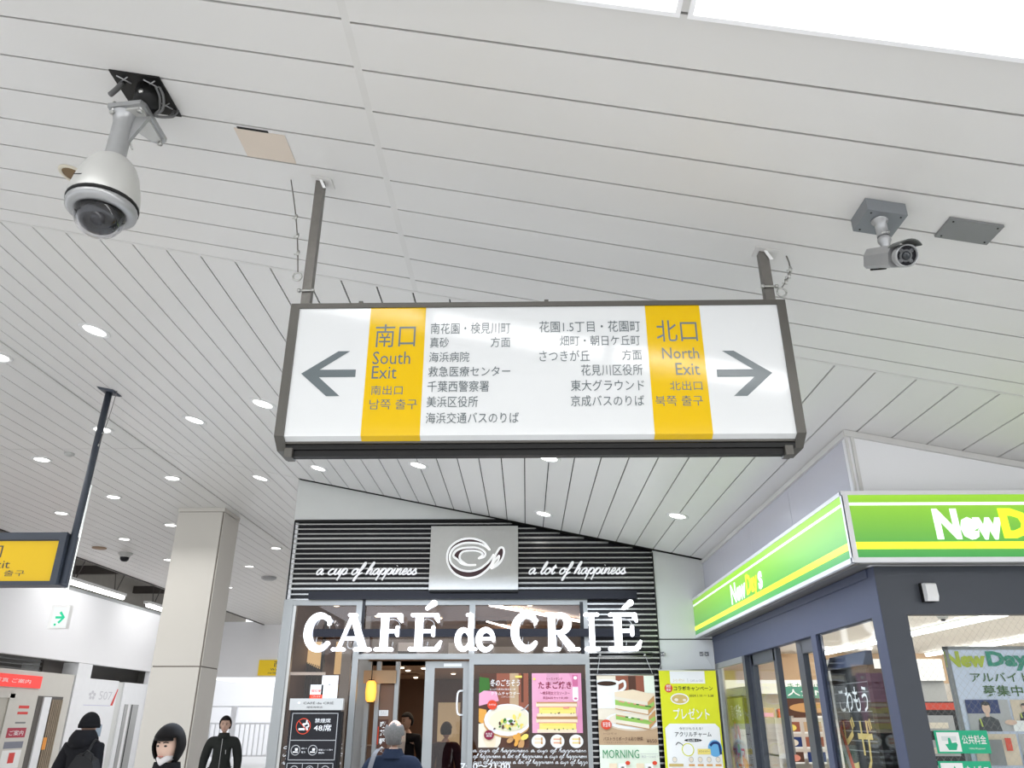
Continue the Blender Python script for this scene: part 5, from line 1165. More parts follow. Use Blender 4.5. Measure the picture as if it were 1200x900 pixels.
oliveg = col('yellow_green_logo', (.42, .50, .03)); teal = col('teal_logo', (.02, .26, .17))
A.text('New', ax_(1114), ay_(782), ax_(1162), ay_(763), oliveg, .055); A.text('Days', ax_(1163), ay_(786), ax_(1222), ay_(763), teal, .05)
A.text('アルバイト', ax_(1139), ay_(799), ax_(1208), ay_(788), col('dark_green', (.03, .12, .008)), .01); A.text('募集中!!', ax_(1150), ay_(816), ax_(1206), ay_(803), col('dark_green', (.03, .12, .008)), .01)
skin_i = col('skin', (.72, .50, .38)); blackj = col('jacket_black', (.04, .045, .05)); yg = col('yellow_green', (.5, .6, .1))
X0, X1, X2, Yt, Ym, Yb_ = ax_(1126), ax_(1176), ax_(1212), ay_(820), ay_(857), ay_(897)
A.rect(X0, Ym, X1, Yt, grey_i); A.rect(X1+.015, Ym, X2, Yt, ltan); A.rect(X0, Yb_, X1, Ym-.015, ltan); A.rect(X1+.015, Yb_, X2, Ym-.015, grey_i)
A.rect(X0, Ym+.10, X0+.22, Yt, navy_i)
def fig(x, y, k):   # x, y = foot of the picture; k = height of the figure
    asp = (A.b[3]-A.b[1])/(A.b[2]-A.b[0]); K = k*asp
    A.poly([(x-.42*K, y), (x-.36*K, y+.38*k), (x-.1*K, y+.5*k), (x+.1*K, y+.5*k), (x+.36*K, y+.38*k), (x+.42*K, y)], blackj); A.line([(x-.30*K, y+.42*k), (x-.26*K, y+.15*k)], .010, yg, 1)
    A.rect(x-.07*K, y+.48*k, x+.07*K, y+.62*k, skin_i); A.ell(x, y+.84*k, .17*K, .17*k, ink); A.ell(x, y+.76*k, .145*K, .19*k, skin_i); A.ell(x, y+.93*k, .15*K, .07*k, ink)
fig(X0+.13, Ym, Yt-Ym-.01); fig(X0+.38, Ym+.06, (Yt-Ym)*.55); A.rect(X0+.28, Ym, X0+.44, Ym+.06, wht_i); A.ell(X0+.27, Ym+.05, .04, .015, skin_i)
fig(X0+.36, Yb_, (Ym-Yb_)*.8); A.rect(X0+.08, Yb_, X0+.18, Yb_+.14, grey_box); A.rect(X0+.2, Yb_+.08, X0+.24, Yb_+.15, inkred); fig(X1+.14, Yb_, (Ym-Yb_)*.8); fig(X1+.16, Ym, (Yt-Ym)*.8)
A.rect(.02, .02, .98, max(.03, Yb_-.02), wht_i)
A.q.build('print', sh_)
# green stickers on the front glass
grn = mat('sticker_green', (.0, .42, .21), .35, var=.01)
def gsticker(px0, py0, px1, py1, lb, tx, hand):
    F = FY(YG+.028); a = atY(px0, py1, YG+.028); b = atY(px1, py0, YG+.028); q = M((a.x, YG+.028, a.z)); rect(q, F, a.x, a.z, b.x, b.z, grn, 0, .002); o = q.build('glass_sticker'); tag(o, lb, 'sticker')
    A = Art(F, a.x, a.z, b.x, b.z, (a.x, YG+.028, a.z)); A.rect(.04, .08, .46, .92, wht_i)
    if hand: A.rect(.12, .55, .4, .75, col('pale_grey', (.7, .75, .73))); A.poly([(.22, .15), (.36, .15), (.40, .38), (.38, .48), (.30, .45), (.28, .68), (.24, .68), (.23, .42), (.17, .4)], grn)
    else: A.poly([(.15, .1), (.4, .1), (.36, .5), (.3, .8), (.24, .5)], grn)
    A.text(tx, .50, .40, .95, .80, wht_i, .01)
    if hand: A.text('Utility bill payment', .60, .16, .90, .26, wht_i)
    A.q.build('print', o)
gsticker(1099, 856, 1156, 883, 'green and white sticker about bill payment on the front shop glass', '公共料金', True)
gsticker(1104, 892, 1160, 919, 'lower green sticker cut by the bottom edge of the picture', 'たばこ', False)

# ================================================================ SHOP INSIDE
for i, (x, lb) in enumerate(((5.35, 'long strip light on the shop ceiling, nearer the side glass'), (7.35, 'long strip light on the shop ceiling, second from the side glass'))):
    q = M((x, 11, 2.7)); q.box(x-.04, x+.04, 5.7, 15.0, 2.66, 2.70, tube_m); q.box(x-.06, x+.06, 5.7, 15.0, 2.70, 2.712, fas_wht); tag(q.build('strip_light'), lb, 'ceiling light', 'strip lights in the shop')
q = M((4.9, 6.6, 2.6)); q.lathe([(.05, 2.72), (.05, 2.66), (.07, 2.60), (.045, 2.55), (.001, 2.54)], (4.3, 8.3, 0), cam_wht, 16); q.lathe([(.03, 2.56), (.02, 2.53), (.001, 2.525)], (4.3, 8.3, 0), black_gloss, 12); tag(q.build('ceiling_camera'), 'small dome camera on the shop ceiling behind the front glass', 'security camera')
pk = [inkred, yel_i, lgreen, wht_i, org_i, blue_i, pink, dkbrown, cream_i, navy_i, palegreen, tan]
def shelf_unit(x0, x1, y, zs, lb, face=-1):
    org = ((x0+x1)/2, y, 0); o = thing('shelf_unit', lb, 'shelf', org)
    q = M(org); q.box(x0, x1, y+.40, y+.43, 0, zs[-1]+.42, shop_white); q.build('back_panel', o)
    for z in zs: q = M(org); q.box(x0, x1, y, y+.4, z-.025, z, cam_wht); q.box(x0, x1, y-.005, y, z-.045, z+.01, paper); q.build('shelf_board', o)
    for x in (x0, x1-.03): q = M(org); q.box(x, x+.03, y, y+.42, 0, zs[-1]+.42, shop_white); q.build('side_panel', o)
    return o
shelf_unit(3.1, 7.1, 14.2, (.3, .62, .94, 1.26, 1.58), 'long white goods shelf at the back of the shop, seen through the doors')
q = M((5, 14.2, 2.0)); q.box(3.1, 7.1, 14.18, 14.6, 2.0, 2.22, wht_i); tag(q.build('shelf_header'), 'white header board over the long shop shelf', 'sign board'); A = Art(FY(14.18), 3.1, 2.0, 7.1, 2.22, (5, 14.2, 2.0)); A.text('焼きたてパン おにぎり 弁当', .3, .2, .75, .8, mgreen); A.q.build('lettering', bpy.data.objects['shelf_header'])
ordn = ['first', 'second', 'third', 'fourth', 'fifth', 'sixth', 'seventh', 'eighth', 'ninth', 'tenth', 'eleventh', 'twelfth', 'thirteenth', 'fourteenth']
rows = ['bottom', 'second lowest', 'middle', 'second highest', 'top']
def pack(x, y, z, w_, d, h, m1, m2, round_, lb, grp):
    q = M((x, y, z))
    if round_: q.lathe([(w_*.5, z), (w_*.5, z+h*.7), (w_*.25, z+h*.85), (w_*.25, z+h), (.001, z+h)], (x, y, 0), m1, 12)
    else: q.prism([(x-w_/2, z), (x+w_/2, z), (x+w_/2, z+h*.92), (x+w_*.42, z+h), (x-w_*.42, z+h), (x-w_/2, z+h*.92)], 'y', y-d/2, y+d/2, m1)
    q.box(x-w_*.36, x+w_*.36, y-d/2-.002-(w_*.0), y-d/2, z+h*.3, z+h*.6, m2) if not round_ else q.lathe([(w_*.505, z+h*.2), (w_*.505, z+h*.55)], (x, y, 0), m2, 12)
    o = q.build('snack_pack' if not round_ else 'drink_bottle'); tag(o, lb, 'snack pack' if not round_ else 'bottle', grp)
for r, z in enumerate((.94, 1.26, 1.58)):
    for k in range(14):
        h = random.uniform(.15, .25); pack(3.3+k*.27, 14.32, z+.001, random.uniform(.17, .24), .12, h, random.choice(pk), random.choice(pk), (k+r) % 4 == 3, f'{ordn[k]} item from the left on the {rows[r+2]} shelf of the long shop shelf', 'goods on the long shop shelf')
# gondola nearer the glass with photo price cards
shelf_unit(3.12, 4.6, 10.6, (.5, .85, 1.2), 'short white gondola shelf with photo cards behind the open shop door')
k = 0
for r in range(3):
    for c in range(5):
        x = 3.2+c*.27; z = 1.10+r*.17; F = FY(10.585); q = M((x, 10.585, z)); rect(q, F, x, z, x+.22, z+.13, (dkbrown, navy_i, rbrown, tan)[(c+r) % 4], 0, .003); o = q.build('photo_card')
        tag(o, f'{ordn[c]} photo card from the left in the {("lower", "middle", "upper")[r]} row on the short shop gondola', 'photo card', 'photo cards on the gondola'); A = Art(F, x, z, x+.22, z+.13, (x, 10.585, z)); A.n = .004; A.ell(.5, .5, .3, .3, (ham, cream_i, yel_i)[r]); A.rect(0, 0, 1, .14, wht_i); A.q.build('print', o)
F = FY(10.56); o, A = sheet('price_poster', 'grey price poster with a red and yellow tag over the short gondola', 'poster', F, (3.2, 1.64, 4.3, 1.98), 0, mt=dkbrown); [M(o.location).box(x_, x_+.02, 10.562, 10.572, 1.20, 1.66, grey_box).build('post', o) for x_ in (3.3, 4.2)]; A.rect(0, .6, 1, 1, col('teal_band', (.10, .30, .22))); A.text('人気No.1', .1, .68, .7, .92, wht_i, .008); A.ell(.4, .28, .3, .18, crust); A.poly([(.75, .1), (1, .3), (.95, .7), (.72, .5)], yel_i); A.ell(.86, .82, .1, .2, inkred); A.q.build('print', o)
# counter with black warmer cases behind the corner pane
WO = (3.4, 7.2, 0)
q = M((3.9, 8.0, 0)); q.box(3.3, 4.9, 7.6, 8.1, 0, 1.0, shop_white); q.box(3.28, 4.92, 7.58, 8.12, 1.0, 1.03, grey_i); tag(q.build('shop_counter'), 'white counter behind the corner pane of the shop', 'counter')
for i, (x0, x1, z0, z1) in enumerate(((3.35, 3.95, 1.03, 1.75), (4.05, 4.75, 1.03, 1.62))):
    org = ((x0+x1)/2, 7.85, z0); o = thing('warmer_case', ('black food warmer case with red band on the shop counter, left one', 'lower black food warmer case on the shop counter, right one')[i], 'food warmer', org)
    q = M(org); q.box(x0, x1, 7.75, 8.05, z0, z1, black_m); q.build('body', o)
    for r in range(3): q = M(org); zz = z0+.06+r*(z1-z0-.1)/3; q.box(x0+.04, x1-.04, 7.742, 7.75, zz, zz+.13, grey_i); q.box(x0+.08, x1-.1, 7.738, 7.742, zz+.02, zz+.07, cream_i); q.build('tray', o)
    q = M(org); q.box(x0, x1, 7.74, 7.75, z1-.07, z1-.01, inkred); q.build('header_strip', o)
q = M((4.0, 8.3, 1.75)); q.box(3.3, 3.9, 9.0, 9.02, 1.72, 2.0, cream_i); o = q.build('shop_notice'); tag(o, 'cream notice with orange print behind the corner pane', 'notice'); A = Art(FY(9.0), 3.3, 1.72, 3.9, 2.0, (4.0, 8.3, 1.75)); A.rect(.05, .05, .95, .25, org_i); A.blobs(8, .1, .9, .35, .9, .05, .12, [yel_i, pink, lgreen]); A.q.build('print', o)
q = M((4.4, 8.5, 1.6)); q.box(3.3, 4.5, 8.9, 9.4, 1.98, 2.2, wht_i); q.box(3.3, 4.5, 8.95, 9.4, 1.60, 1.98, mat('grey_cabinet', (.38, .38, .37), .4)); q.box(3.3, 4.5, 9.0, 9.4, 0, 1.6, shop_white); tag(q.build('wall_cabinet'), 'white and grey equipment cabinet behind the front shop glass', 'cabinet')

# ================================================================ PEOPLE
def skin_mesh(nodes, edges, levels=2):
    me = bpy.data.meshes.new('s'); me.from_pydata([n[0] for n in nodes], edges, [])
    o = bpy.data.objects.new('s', me); C.objects.link(o)
    sk = o.modifiers.new('skin', 'SKIN'); sk.use_smooth_shade = True
    for i, n in enumerate(nodes):
        v = me.skin_vertices[0].data[i]; v.radius = (n[1], n[1]); v.use_root = (i == 0) or (len(n) > 2 and n[2])
    ss = o.modifiers.new('sub', 'SUBSURF'); ss.levels = levels
    dg = bpy.context.evaluated_depsgraph_get(); dg.update(); ev = o.evaluated_get(dg); m2 = ev.to_mesh()
    vs = [v.co.copy() for v in m2.vertices]; fs = [tuple(p.vertices) for p in m2.polygons]
    ev.to_mesh_clear(); bpy.data.objects.remove(o); bpy.data.meshes.remove(me)
    return vs, fs
def head_pts(n=20, m=16, grow=0.0, keep=None):
    """head centred on its own middle, face toward -y"""
    vs = []; 
    for i in range(m+1):
        ph = PI*i/m
        for k in range(n):
            t = 2*PI*k/n; x = math.sin(ph)*math.sin(t); y = -math.sin(ph)*math.cos(t); z = math.cos(ph)
            X = .076*x; Y = .094*y; Z = .118*z
            if z < 0: f = 1-.30*(-z)**1.3; X *= f; Y *= (1-.12*(-z)) if y < 0 else (1-.35*(-z))
            if y < -.3:
                Y -= .020*math.exp(-((x/.13)**2+((z+.12)/.16)**2)); Y -= .006*math.exp(-((x/.25)**2+((z+.50)/.10)**2)); Y -= .008*math.exp(-((x/.3)**2+((z+.80)/.12)**2))
                for sx in (-1, 1): Y += .009*math.exp(-(((x-sx*.36)/.17)**2+((z-.06)/.13)**2))
            v = Vector((X, Y, Z)); 
            if grow: v += Vector((x, y, z))*grow
            vs.append(v)
    fs = [(i*n+k, i*n+(k+1) % n, (i+1)*n+(k+1) % n, (i+1)*n+k) for i in range(m) for k in range(n)]
    return vs, fs
def person(label, loc, face, height, P):
    """face: heading of the face in degrees, 0 = toward the camera (-y), 90 = toward +x"""
    s = height/1.72; root = thing('person', label, 'person', loc)
    R = Matrix.Rotation(math.radians(face), 3, 'Z'); O = Vector(loc)
    def W(v): return O+R @ (Vector(v)*s)
    lean = P.get('lean', 0); wd = P.get('width', 1.0)
    arms = P.get('arms', 'down')
    J = {'pel': (0, 0, .95), 'sp': (0, -.0-lean*.3, 1.13), 'ch': (0, -lean*.7, 1.30), 'nb': (0, .01-lean, 1.43), 'nt': (0, -.005-lean, 1.51)}
    for sg, n_ in ((-1, 'l'), (1, 'r')):
        J['sh'+n_] = (sg*.172*wd, .01-lean, 1.365)
        if arms == 'fold': J['el'+n_] = (sg*.25*wd, .03-lean, 1.12); J['wr'+n_] = (sg*.10, -.22-lean, 1.10); J['pa'+n_] = (sg*.04, -.25-lean, 1.11)
        elif arms == 'pocket': J['el'+n_] = (sg*.25*wd, .08-lean, 1.12); J['wr'+n_] = (sg*.21, -.07-lean, .97); J['pa'+n_] = (sg*.17, -.11-lean, .92)
        else: J['el'+n_] = (sg*.235*wd, .03-lean*.6, 1.11); J['wr'+n_] = (sg*.245*wd, -.05, .88); J['pa'+n_] = (sg*.245*wd, -.07, .81)
        st = P.get('stride', .0)*sg
        J['hp'+n_] = (sg*.085, 0, .90); J['kn'+n_] = (sg*.095, -.02-st*.5, .49); J['an'+n_] = (sg*.10, .03-st, .09); J['to'+n_] = (sg*.115, -.12-st, .04)
    def chain(rad, names, E):
        nodes = [(Vector(J[n]), rad[n]) for n in names]; idx = {n: i for i, n in enumerate(names)}
        return nodes, [(idx[a], idx[b]) for a, b in E]
    rb = {'pel': .10, 'sp': .10, 'ch': .125, 'nb': .058, 'nt': .050}
    for k_ in 'lr': rb.update({'sh'+k_: .055, 'el'+k_: .040, 'wr'+k_: .027, 'pa'+k_: .030, 'hp'+k_: .068, 'kn'+k_: .055, 'an'+k_: .036, 'to'+k_: .03})
    names = ['pel', 'sp', 'ch', 'nb', 'nt']+[a+b for b in 'lr' for a in ('sh', 'el', 'wr', 'pa', 'hp', 'kn', 'an', 'to')]
    E = [('pel', 'sp'), ('sp', 'ch'), ('ch', 'nb'), ('nb', 'nt')]
    for k_ in 'lr': E += [('ch', 'sh'+k_), ('sh'+k_, 'el'+k_), ('el'+k_, 'wr'+k_), ('wr'+k_, 'pa'+k_), ('pel', 'hp'+k_), ('hp'+k_, 'kn'+k_), ('kn'+k_, 'an'+k_), ('an'+k_, 'to'+k_)]
    nodes, ed = chain(rb, names, E)
    for k_, sg in (('l', -1), ('r', 1)):     # fingers
        pa = Vector(J['pa'+k_]); wr = Vector(J['wr'+k_]); d = (pa-wr).normalized(); side = Vector((0, 1, 0)) if arms == 'down' else Vector((0, 0, 1)); nrm = d.cross(side).normalized()
        for fi, (off, ln) in enumerate(((-.027, .062), (-.009, .074), (.009, .080), (.027, .072))):
            b = len(nodes); p0 = pa+side*-off*.9; p1 = pa+d*.03+side*-off; p2 = p1+d*ln*.45-nrm*sg*.004; p3 = p1+d*ln*.9-nrm*sg*.018
            nodes += [(p0, .011, True), (p1, .010), (p2, .009), (p3, .0075)]; ed += [(b, b+1), (b+1, b+2), (b+2, b+3)]
        b = len(nodes); p0 = pa-d*.02-side*.012; p1 = pa-side*.04+d*.005; p2 = p1+d*.035-side*.006
        nodes += [(p0, .013, True), (p1, .011), (p2, .009)]; ed += [(b, b+1), (b+1, b+2)]
    vs, fs = skin_mesh(nodes, ed, 1)
    sk = P['skin']; hs = P.get('head', 1.0)
    q = M(loc); q.add([W((v.x, v.y*.9, v.z)) for v in vs], fs, sk, True)
    turn = Matrix.Rotation(math.radians(P.get('turn', 0)), 3, 'Z') @ Matrix.Rotation(math.radians(P.get('nod', 0)), 3, 'X')
    HC_ = Vector((0, -.02-lean, 1.60))
    def HW(v): return W(HC_+turn @ (Vector(v)*hs))
    hv, hf = head_pts(); q.add([HW(v) for v in hv], hf, sk, True)
    for sg in (-1, 1):
        q.add([HW((sg*.074+.010*sg*math.cos(t)*0+sg*.006*math.sin(t*.5), .005+.017*math.cos(t), -.005+.030*math.sin(t))) for t in [2*PI*i/10 for i in range(10)]]+[HW((sg*.088, .014, 0))], [(i, (i+1) % 10, 10) for i in range(10)]+[tuple(range(10))], sk, True)
    q.build('body', root)
    # face
    if P.get('face', True):
        for sg in (-1, 1):
            e = M(loc); vs = []; 
            for i in range(5):
                for k in range(10): a = PI*i/4; t = 2*PI*k/10; vs.append(HW((sg*.028+.013*math.sin(a)*math.cos(t), -.0835+.004*math.cos(a)*-1, .006+.0065*math.sin(a)*math.sin(t))))
            e.add(vs, [(i*10+k, i*10+(k+1) % 10, (i+1)*10+(k+1) % 10, (i+1)*10+k) for i in range(4) for k in range(10)], ink, True); e.build('eye', root)
            e = M(loc); e.tube([HW((sg*.012, -.090, .026)), HW((sg*.03, -.088, .031)), HW((sg*.046, -.078, .026))], .0032*s, P['hair'], 6); e.build('eyebrow', root)
        e = M(loc); e.tube([HW((-.022, -.086, -.060)), HW((0, -.093, -.058)), HW((.022, -.086, -.060))], .0042*s, col('lips', (.50, .20, .17)), 6); e.build('mouth', root)
    # hair
    def cap(keep, grow, m, name, n=28, mm=22):
        hv, hf = head_pts(n, mm, grow); kf = [f for f in hf if all(keep(hv[i]) for i in f)]
        q = M(loc); q.add([HW(v) for v in hv], kf, m, True); 
        o = q.build(name, root); sd = o.modifiers.new('thick', 'SOLIDIFY'); sd.thickness = .012*s; sd.offset = -1; return o
    hm = P['hair']; st = P.get('hairstyle', 'short')
    if st == 'short': cap(lambda v: v.z > .055 or (v.y > .01 and v.z > -.055) or (v.y > -.04 and v.z > .02), .012, hm, 'hair')
    elif st == 'bald': cap(lambda v: (v.y > .015 and -.07 < v.z) and not (v.z > .095 and v.y < .055) and not (v.z < .0 and abs(v.x) > .066), .011, hm, 'hair')
    elif st == 'bob': cap(lambda v: v.z > .05 or (v.y > -.03 and v.z > -.105) or (abs(v.x) > .064 and v.y > -.065 and v.z > -.085), .020, hm, 'hair'); cap(lambda v: v.z > .025 and v.y < -.05 and abs(v.x) < .078, .015, hm, 'fringe')
    elif st == 'beanie': cap(lambda v: v.z > -.025, .016, hm, 'beanie'); cap(lambda v: -.03 < v.z < .02, .021, hm, 'beanie_cuff')
    # clothes
    top = P['top']; rt = {'pel': .145, 'sp': .135, 'ch': .15, 'nb': .07}
    b_ = P.get('bulk', 1.0)
    for k_ in 'lr': rt.update({'sh'+k_: .078*b_, 'el'+k_: .06*b_, 'wr'+k_: .044*b_})
    for n_ in ('pel', 'sp', 'ch'): rt[n_] *= (b_+1)/2
    names = ['pel', 'sp', 'ch', 'nb']+[a+b for b in 'lr' for a in ('sh', 'el', 'wr')]
    E = [('pel', 'sp'), ('sp', 'ch'), ('ch', 'nb')]
    J['mid'] = (0, .005-lean*.9, 1.385); rt['mid'] = .105; names.append('mid'); E = [('pel', 'sp'), ('sp', 'ch'), ('ch', 'mid'), ('mid', 'nb')]
    for k_ in 'lr': E += [('mid', 'sh'+k_), ('sh'+k_, 'el'+k_), ('el'+k_, 'wr'+k_)]
    nodes, ed = chain(rt, names, E); vs, fs = skin_mesh(nodes, ed, 2)
    q = M(loc); q.add([W((v.x*1.04, v.y*.88, v.z)) for v in vs], fs, top, True); jk = q.build('jacket', root)
    if P.get('skirt', True): 
        q = M(loc); ring = []
        prof = ((1.10, .135, .105), (1.0, .165, .13), (.85, .18, .15), (.76, .182, .152))
        vs = [W((a*math.cos(t), b*math.sin(t), z)) for z, a, b in prof for t in [2*PI*k/20 for k in range(20)]]
        q.add(vs, [(i*20+k, i*20+(k+1) % 20, (i+1)*20+(k+1) % 20, (i+1)*20+k) for i in range(3) for k in range(20)], top, True); q.build('jacket_hem', root)
    rt = {'pel': .125, 'hpl': .10, 'hpr': .10, 'knl': .072, 'knr': .072, 'anl': .055, 'anr': .055}
    nodes, ed = chain(rt, ['pel', 'hpl', 'knl', 'anl', 'hpr', 'knr', 'anr'], [('pel', 'hpl'), ('hpl', 'knl'), ('knl', 'anl'), ('pel', 'hpr'), ('hpr', 'knr'), ('knr', 'anr')])
    vs, fs = skin_mesh(nodes, ed, 1); q = M(loc); q.add([W(v) for v in vs], fs, P['legs'], True); q.build('trousers', root)
    for k_ in 'lr':
        a = Vector(J['an'+k_]); t_ = Vector(J['to'+k_]); vs, fs = skin_mesh([(Vector((a.x, a.y+.02, .045)), .045), (Vector((a.x, (a.y+t_.y)/2, .045)), .046), (Vector((t_.x, t_.y-.04, .038)), .036)], [(0, 1), (1, 2)], 1)
        q = M(loc); q.add([W((v.x, v.y, max(v.z, 0))) for v in vs], fs, ink, True); q.build('shoe', root)
    return root, W, HW, jk
sk1 = mat('skin_light', (.68, .46, .36), .5, var=.05); sk2 = mat('skin_tan', (.50, .32, .24), .5, var=.05)
hair_k = mat('hair_black', (.007, .006, .006), .6, spec=.15, var=.3, scale=60); hair_g = mat('hair_grey', (.13, .125, .12), .5, var=.5, scale=90)
blk_c = mat('cloth_black', (.012, .012, .014), .8, spec=.12, var=.2, scale=20, bump=.3); olive_c = mat('cloth_dark_olive', (.022, .024, .022), .8, spec=.12, var=.2, scale=20, bump=.3)
navy_c = mat('cloth_navy', (.014, .021, .040), .8, spec=.12, var=.15, scale=40, bump=.2); suit_c = mat('cloth_suit', (.010, .010, .012), .7, spec=.12, var=.1); trous = mat('cloth_trousers', (.02, .022, .028), .8, spec=.12)
def ztop(px, py, Y): return atY(px, py, Y)
# 1 black beanie, seen from behind
t = ztop(106, 837, 9.0); r_, W, HW, jk = person('person seen from behind in black beanie, hooded coat and shoulder bag', (t.x, 9.0, 0), 172, t.z, dict(skin=sk2, hair=mat('beanie_knit', (.012, .012, .013), .9, bump=.6, scale=80, spec=.1), hairstyle='beanie', top=blk_c, legs=trous, bulk=1.25, arms='pocket', face=False, width=.9))
q = M(r_.location); vs = []
for z, a, b in ((1.38, .13, .11), (1.42, .165, .135), (1.48, .155, .135), (1.53, .125, .115), (1.56, .095, .10)):
    vs += [W((a*math.cos(t_), .03+b*math.sin(t_), z)) for t_ in [2*PI*k/20 for k in range(20)]]
q.add(vs, [(i*20+k, i*20+(k+1) % 20, (i+1)*20+(k+1) % 20, (i+1)*20+k) for i in range(4) for k in range(20)], blk_c, True); q.build('hood', r_)
bagm = mat('bag_leather', (.012, .012, .013), .45, spec=.25, var=.2, scale=12)
BO_ = W((-.13, .20, 1.16)); bo = thing('shoulder_bag', 'black leather bag worn on the back of the person in the beanie', 'bag', BO_)
q = M(BO_)
def BG(a, b, c): v = Matrix.Rotation(math.radians(-28), 3, 'Y') @ Vector((a, 0, c)); return W((-.17+v.x*1.12, .17+b, 1.14+v.z*1.12))
q.add([BG(a, b, c) for b, k_ in ((0, 1), (.075, .86)) for a, c in [(x*k_, z*k_) for x, z in ((-.13, -.17), (.13, -.17), (.15, -.05), (.14, .12), (.07, .17), (-.07, .17), (-.14, .12), (-.15, -.05))]], [(7, 6, 5, 4, 3, 2, 1, 0), tuple(range(8, 16))]+[(i, (i+1) % 8, 8+(i+1) % 8, 8+i) for i in range(8)], bagm); q.build('body', bo)
q = M(BO_); q.tube([W(v) for v in smooth2([(-.20, .19, 1.30), (-.19, .15, 1.38), (-.16, .05, 1.455), (-.13, -.08, 1.42)], 4)], .014, bagm, 6); q.tube([W(v) for v in smooth2([(-.20, .19, 1.06), (.0, .20, 1.16), (.15, .16, 1.30)], 4)], .008, bagm, 6) if False else None
q.tube([BG(-.06, .08, .14), BG(-.04, .09, .20), BG(.04, .09, .20), BG(.06, .08, .14)], .009, bagm, 6); q.build('strap', bo)
# 2 woman with lowered mask
t = ztop(203, 853, 5.3); r_, W, HW, jk = person('woman-length bob hair person in black jacket with white mask under the chin', (t.x, 5.3, 0), -4, t.z+.005, dict(skin=sk1, hair=hair_k, hairstyle='bob', top=blk_c, legs=trous, bulk=1.12, width=.92, turn=-6, nod=3, head=.98))
r_['label'] = 'person with short black bob and white mask pulled below the chin'
q = M(r_.location); vs = []
for a, b, z in ((.052, .082, -.075), (.060, .094, -.095), (.050, .080, -.118), (.03, .05, -.126)):
    vs += [HW((a*math.sin(t_), -b*math.cos(t_)+.0, z+.03*abs(math.sin(t_)))) for t_ in [math.radians(-100+200*k/12) for k in range(13)]]
q.add(vs, [(i*13+k, i*13+k+1, (i+1)*13+k+1, (i+1)*13+k) for i in range(3) for k in range(12)], mat('mask_white', (.75, .72, .72), .8), True); q.build('mask', r_)
q = M(r_.location); vs = []
for z, a, b in ((1.41, .115, .10), (1.46, .095, .085), (1.50, .088, .078)): vs += [W((a*math.cos(t_), b*math.sin(t_)-.005, z)) for t_ in [2*PI*k/20 for k in range(20)]]
q.add(vs, [(i*20+k, i*20+(k+1) % 20, (i+1)*20+(k+1) % 20, (i+1)*20+k) for i in range(2) for k in range(20)], blk_c, True); q.build('collar', r_)
# 3 man far back
t = ztop(265.5, 840, 12.8); r_, W, HW, jk = person('man in dark zipped jacket walking before the bright far opening', (t.x, 12.8, 0), 14, t.z, dict(skin=sk2, hair=hair_k, top=olive_c, legs=trous, bulk=1.15, stride=.12, width=1.05))
r_['label'] = 'person in dark zipped jacket walking before the bright far opening'
q = M(r_.location); q.tube([W((0, -.145, 1.40)), W((0, -.15, 1.2)), W((0, -.145, .98))], .004, grey_i, 6); q.tube([W((.07, -.15, 1.24)), W((.075, -.15, 1.18))], .005, grey_i, 6); q.build('zip', jk)
q = M(r_.location); vs = []
for z, a, b in ((1.41, .11, .10), (1.46, .085, .08), (1.485, .08, .075)): vs += [W((a*math.cos(t_), b*math.sin(t_), z)) for t_ in [2*PI*k/16 for k in range(16)]]
q.add(vs, [(i*16+k, i*16+(k+1) % 16, (i+1)*16+(k+1) % 16, (i+1)*16+k) for i in range(2) for k in range(16)], olive_c, True); q.build('collar', r_)
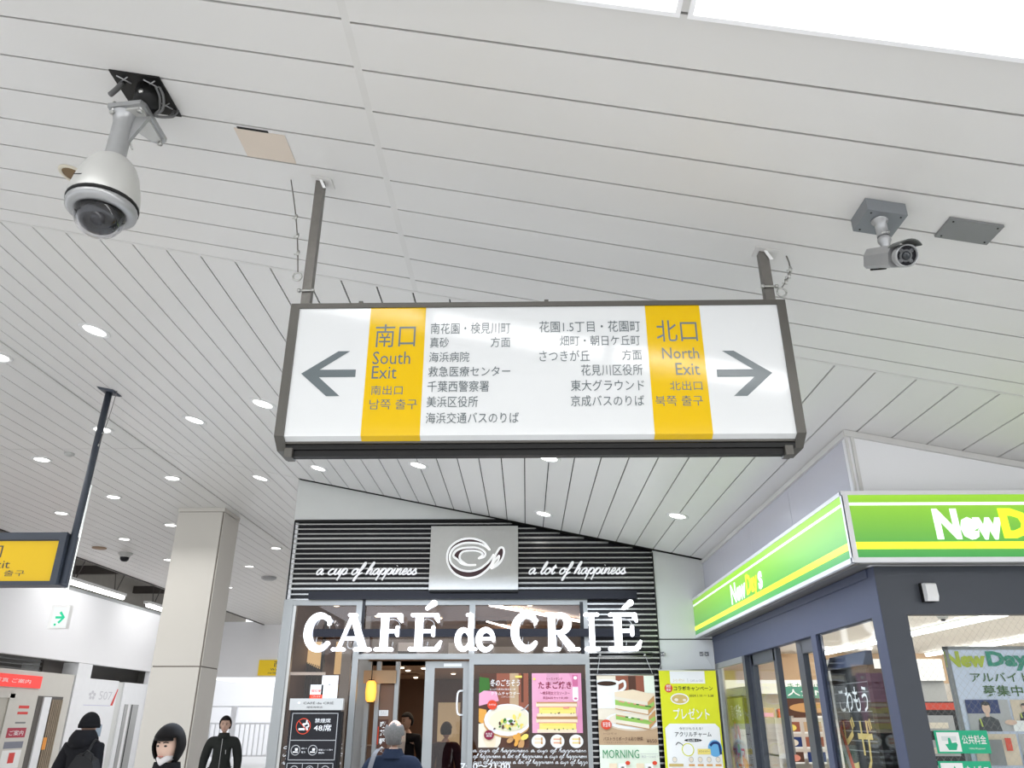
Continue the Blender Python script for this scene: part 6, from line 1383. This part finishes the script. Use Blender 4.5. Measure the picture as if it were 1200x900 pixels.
# 4 grey haired man entering the cafe
t = ztop(462.5, 843, 6.9); r_, W, HW, jk = person('grey-haired person in navy jacket from behind, grey strap, entering the cafe', (t.x, 6.9, 0), 178, t.z, dict(skin=sk1, hair=hair_g, hairstyle='bald', top=navy_c, legs=trous, bulk=1.12, width=1.06, nod=-14, lean=.03, face=False, head=.97))
q = M(r_.location); vs = []
for z, a, b in ((1.41, .12, .10), (1.46, .085, .075), (1.485, .075, .065)): vs += [W((a*math.cos(t_), b*math.sin(t_)-.02, z)) for t_ in [2*PI*k/16 for k in range(16)]]
q.add(vs, [(i*16+k, i*16+(k+1) % 16, (i+1)*16+(k+1) % 16, (i+1)*16+k) for i in range(2) for k in range(16)], navy_c, True); q.build('collar', r_)
so = thing('bag_strap', 'grey shoulder strap with metal buckle on the navy jacket', 'bag', W((.17, .1, 1.2)))
q = M(so.location); pts = [(.12, .02, 1.485), (.135, .10, 1.45), (.155, .145, 1.36), (.175, .16, 1.24), (.19, .155, 1.10), (.20, .13, .98)]
vs = []
for p in smooth2(pts, 4): vs += [W((p[0]-.020, p[1], p[2])), W((p[0]+.020, p[1], p[2])), W((p[0]+.020, p[1]+.006, p[2])), W((p[0]-.020, p[1]+.006, p[2]))]
k = len(vs)//4; q.add(vs, [(i*4+j, i*4+(j+1) % 4, (i+1)*4+(j+1) % 4, (i+1)*4+j) for i in range(k-1) for j in range(4)], mat('strap_grey', (.16, .16, .17), .7)); q.build('strap', so)
q = M(so.location); q.tube([W((.17, .165, 1.12)), W((.215, .165, 1.12))], .008, steel, 6); q.build('buckle', so)
q = M(so.location); q.hexa([W(v) for v in ((.17, -.14, .62), (.30, -.14, .62), (.30, .14, .62), (.17, .14, .62), (.18, -.13, .97), (.28, -.13, .97), (.28, .13, .97), (.18, .13, .97))], mat('bag_grey', (.1, .1, .11), .7)); q.build('bag_body', so)
# 5 suited man inside
t = ztop(478, 836, 13.0); r_, W, HW, jk = person('person in black suit and open white shirt standing inside the cafe', (t.x, 13.0, 0), -22, t.z, dict(skin=sk2, hair=hair_k, top=suit_c, legs=suit_c, bulk=1.05, width=1.0, turn=-20))
q = M(r_.location); vs = [W(v) for v in ((-.035, -.10, 1.47), (.035, -.10, 1.47), (.08, -.168, 1.32), (.06, -.172, 1.02), (-.06, -.172, 1.02), (-.08, -.168, 1.32))]; q.add(vs, [(0, 1, 2, 5), (5, 2, 3, 4)], paper); q.build('shirt', r_)
# 6 person behind the sliding glass
t = ztop(523, 847, 12.5); r_, W, HW, jk = person('person in dark maroon coat seen dimly through the cafe sliding door', (t.x, 12.5, 0), 170, t.z, dict(skin=sk2, hair=hair_k, hairstyle='short', top=mat('cloth_maroon', (.035, .014, .018), .8, spec=.12), legs=trous, bulk=1.2, face=False))
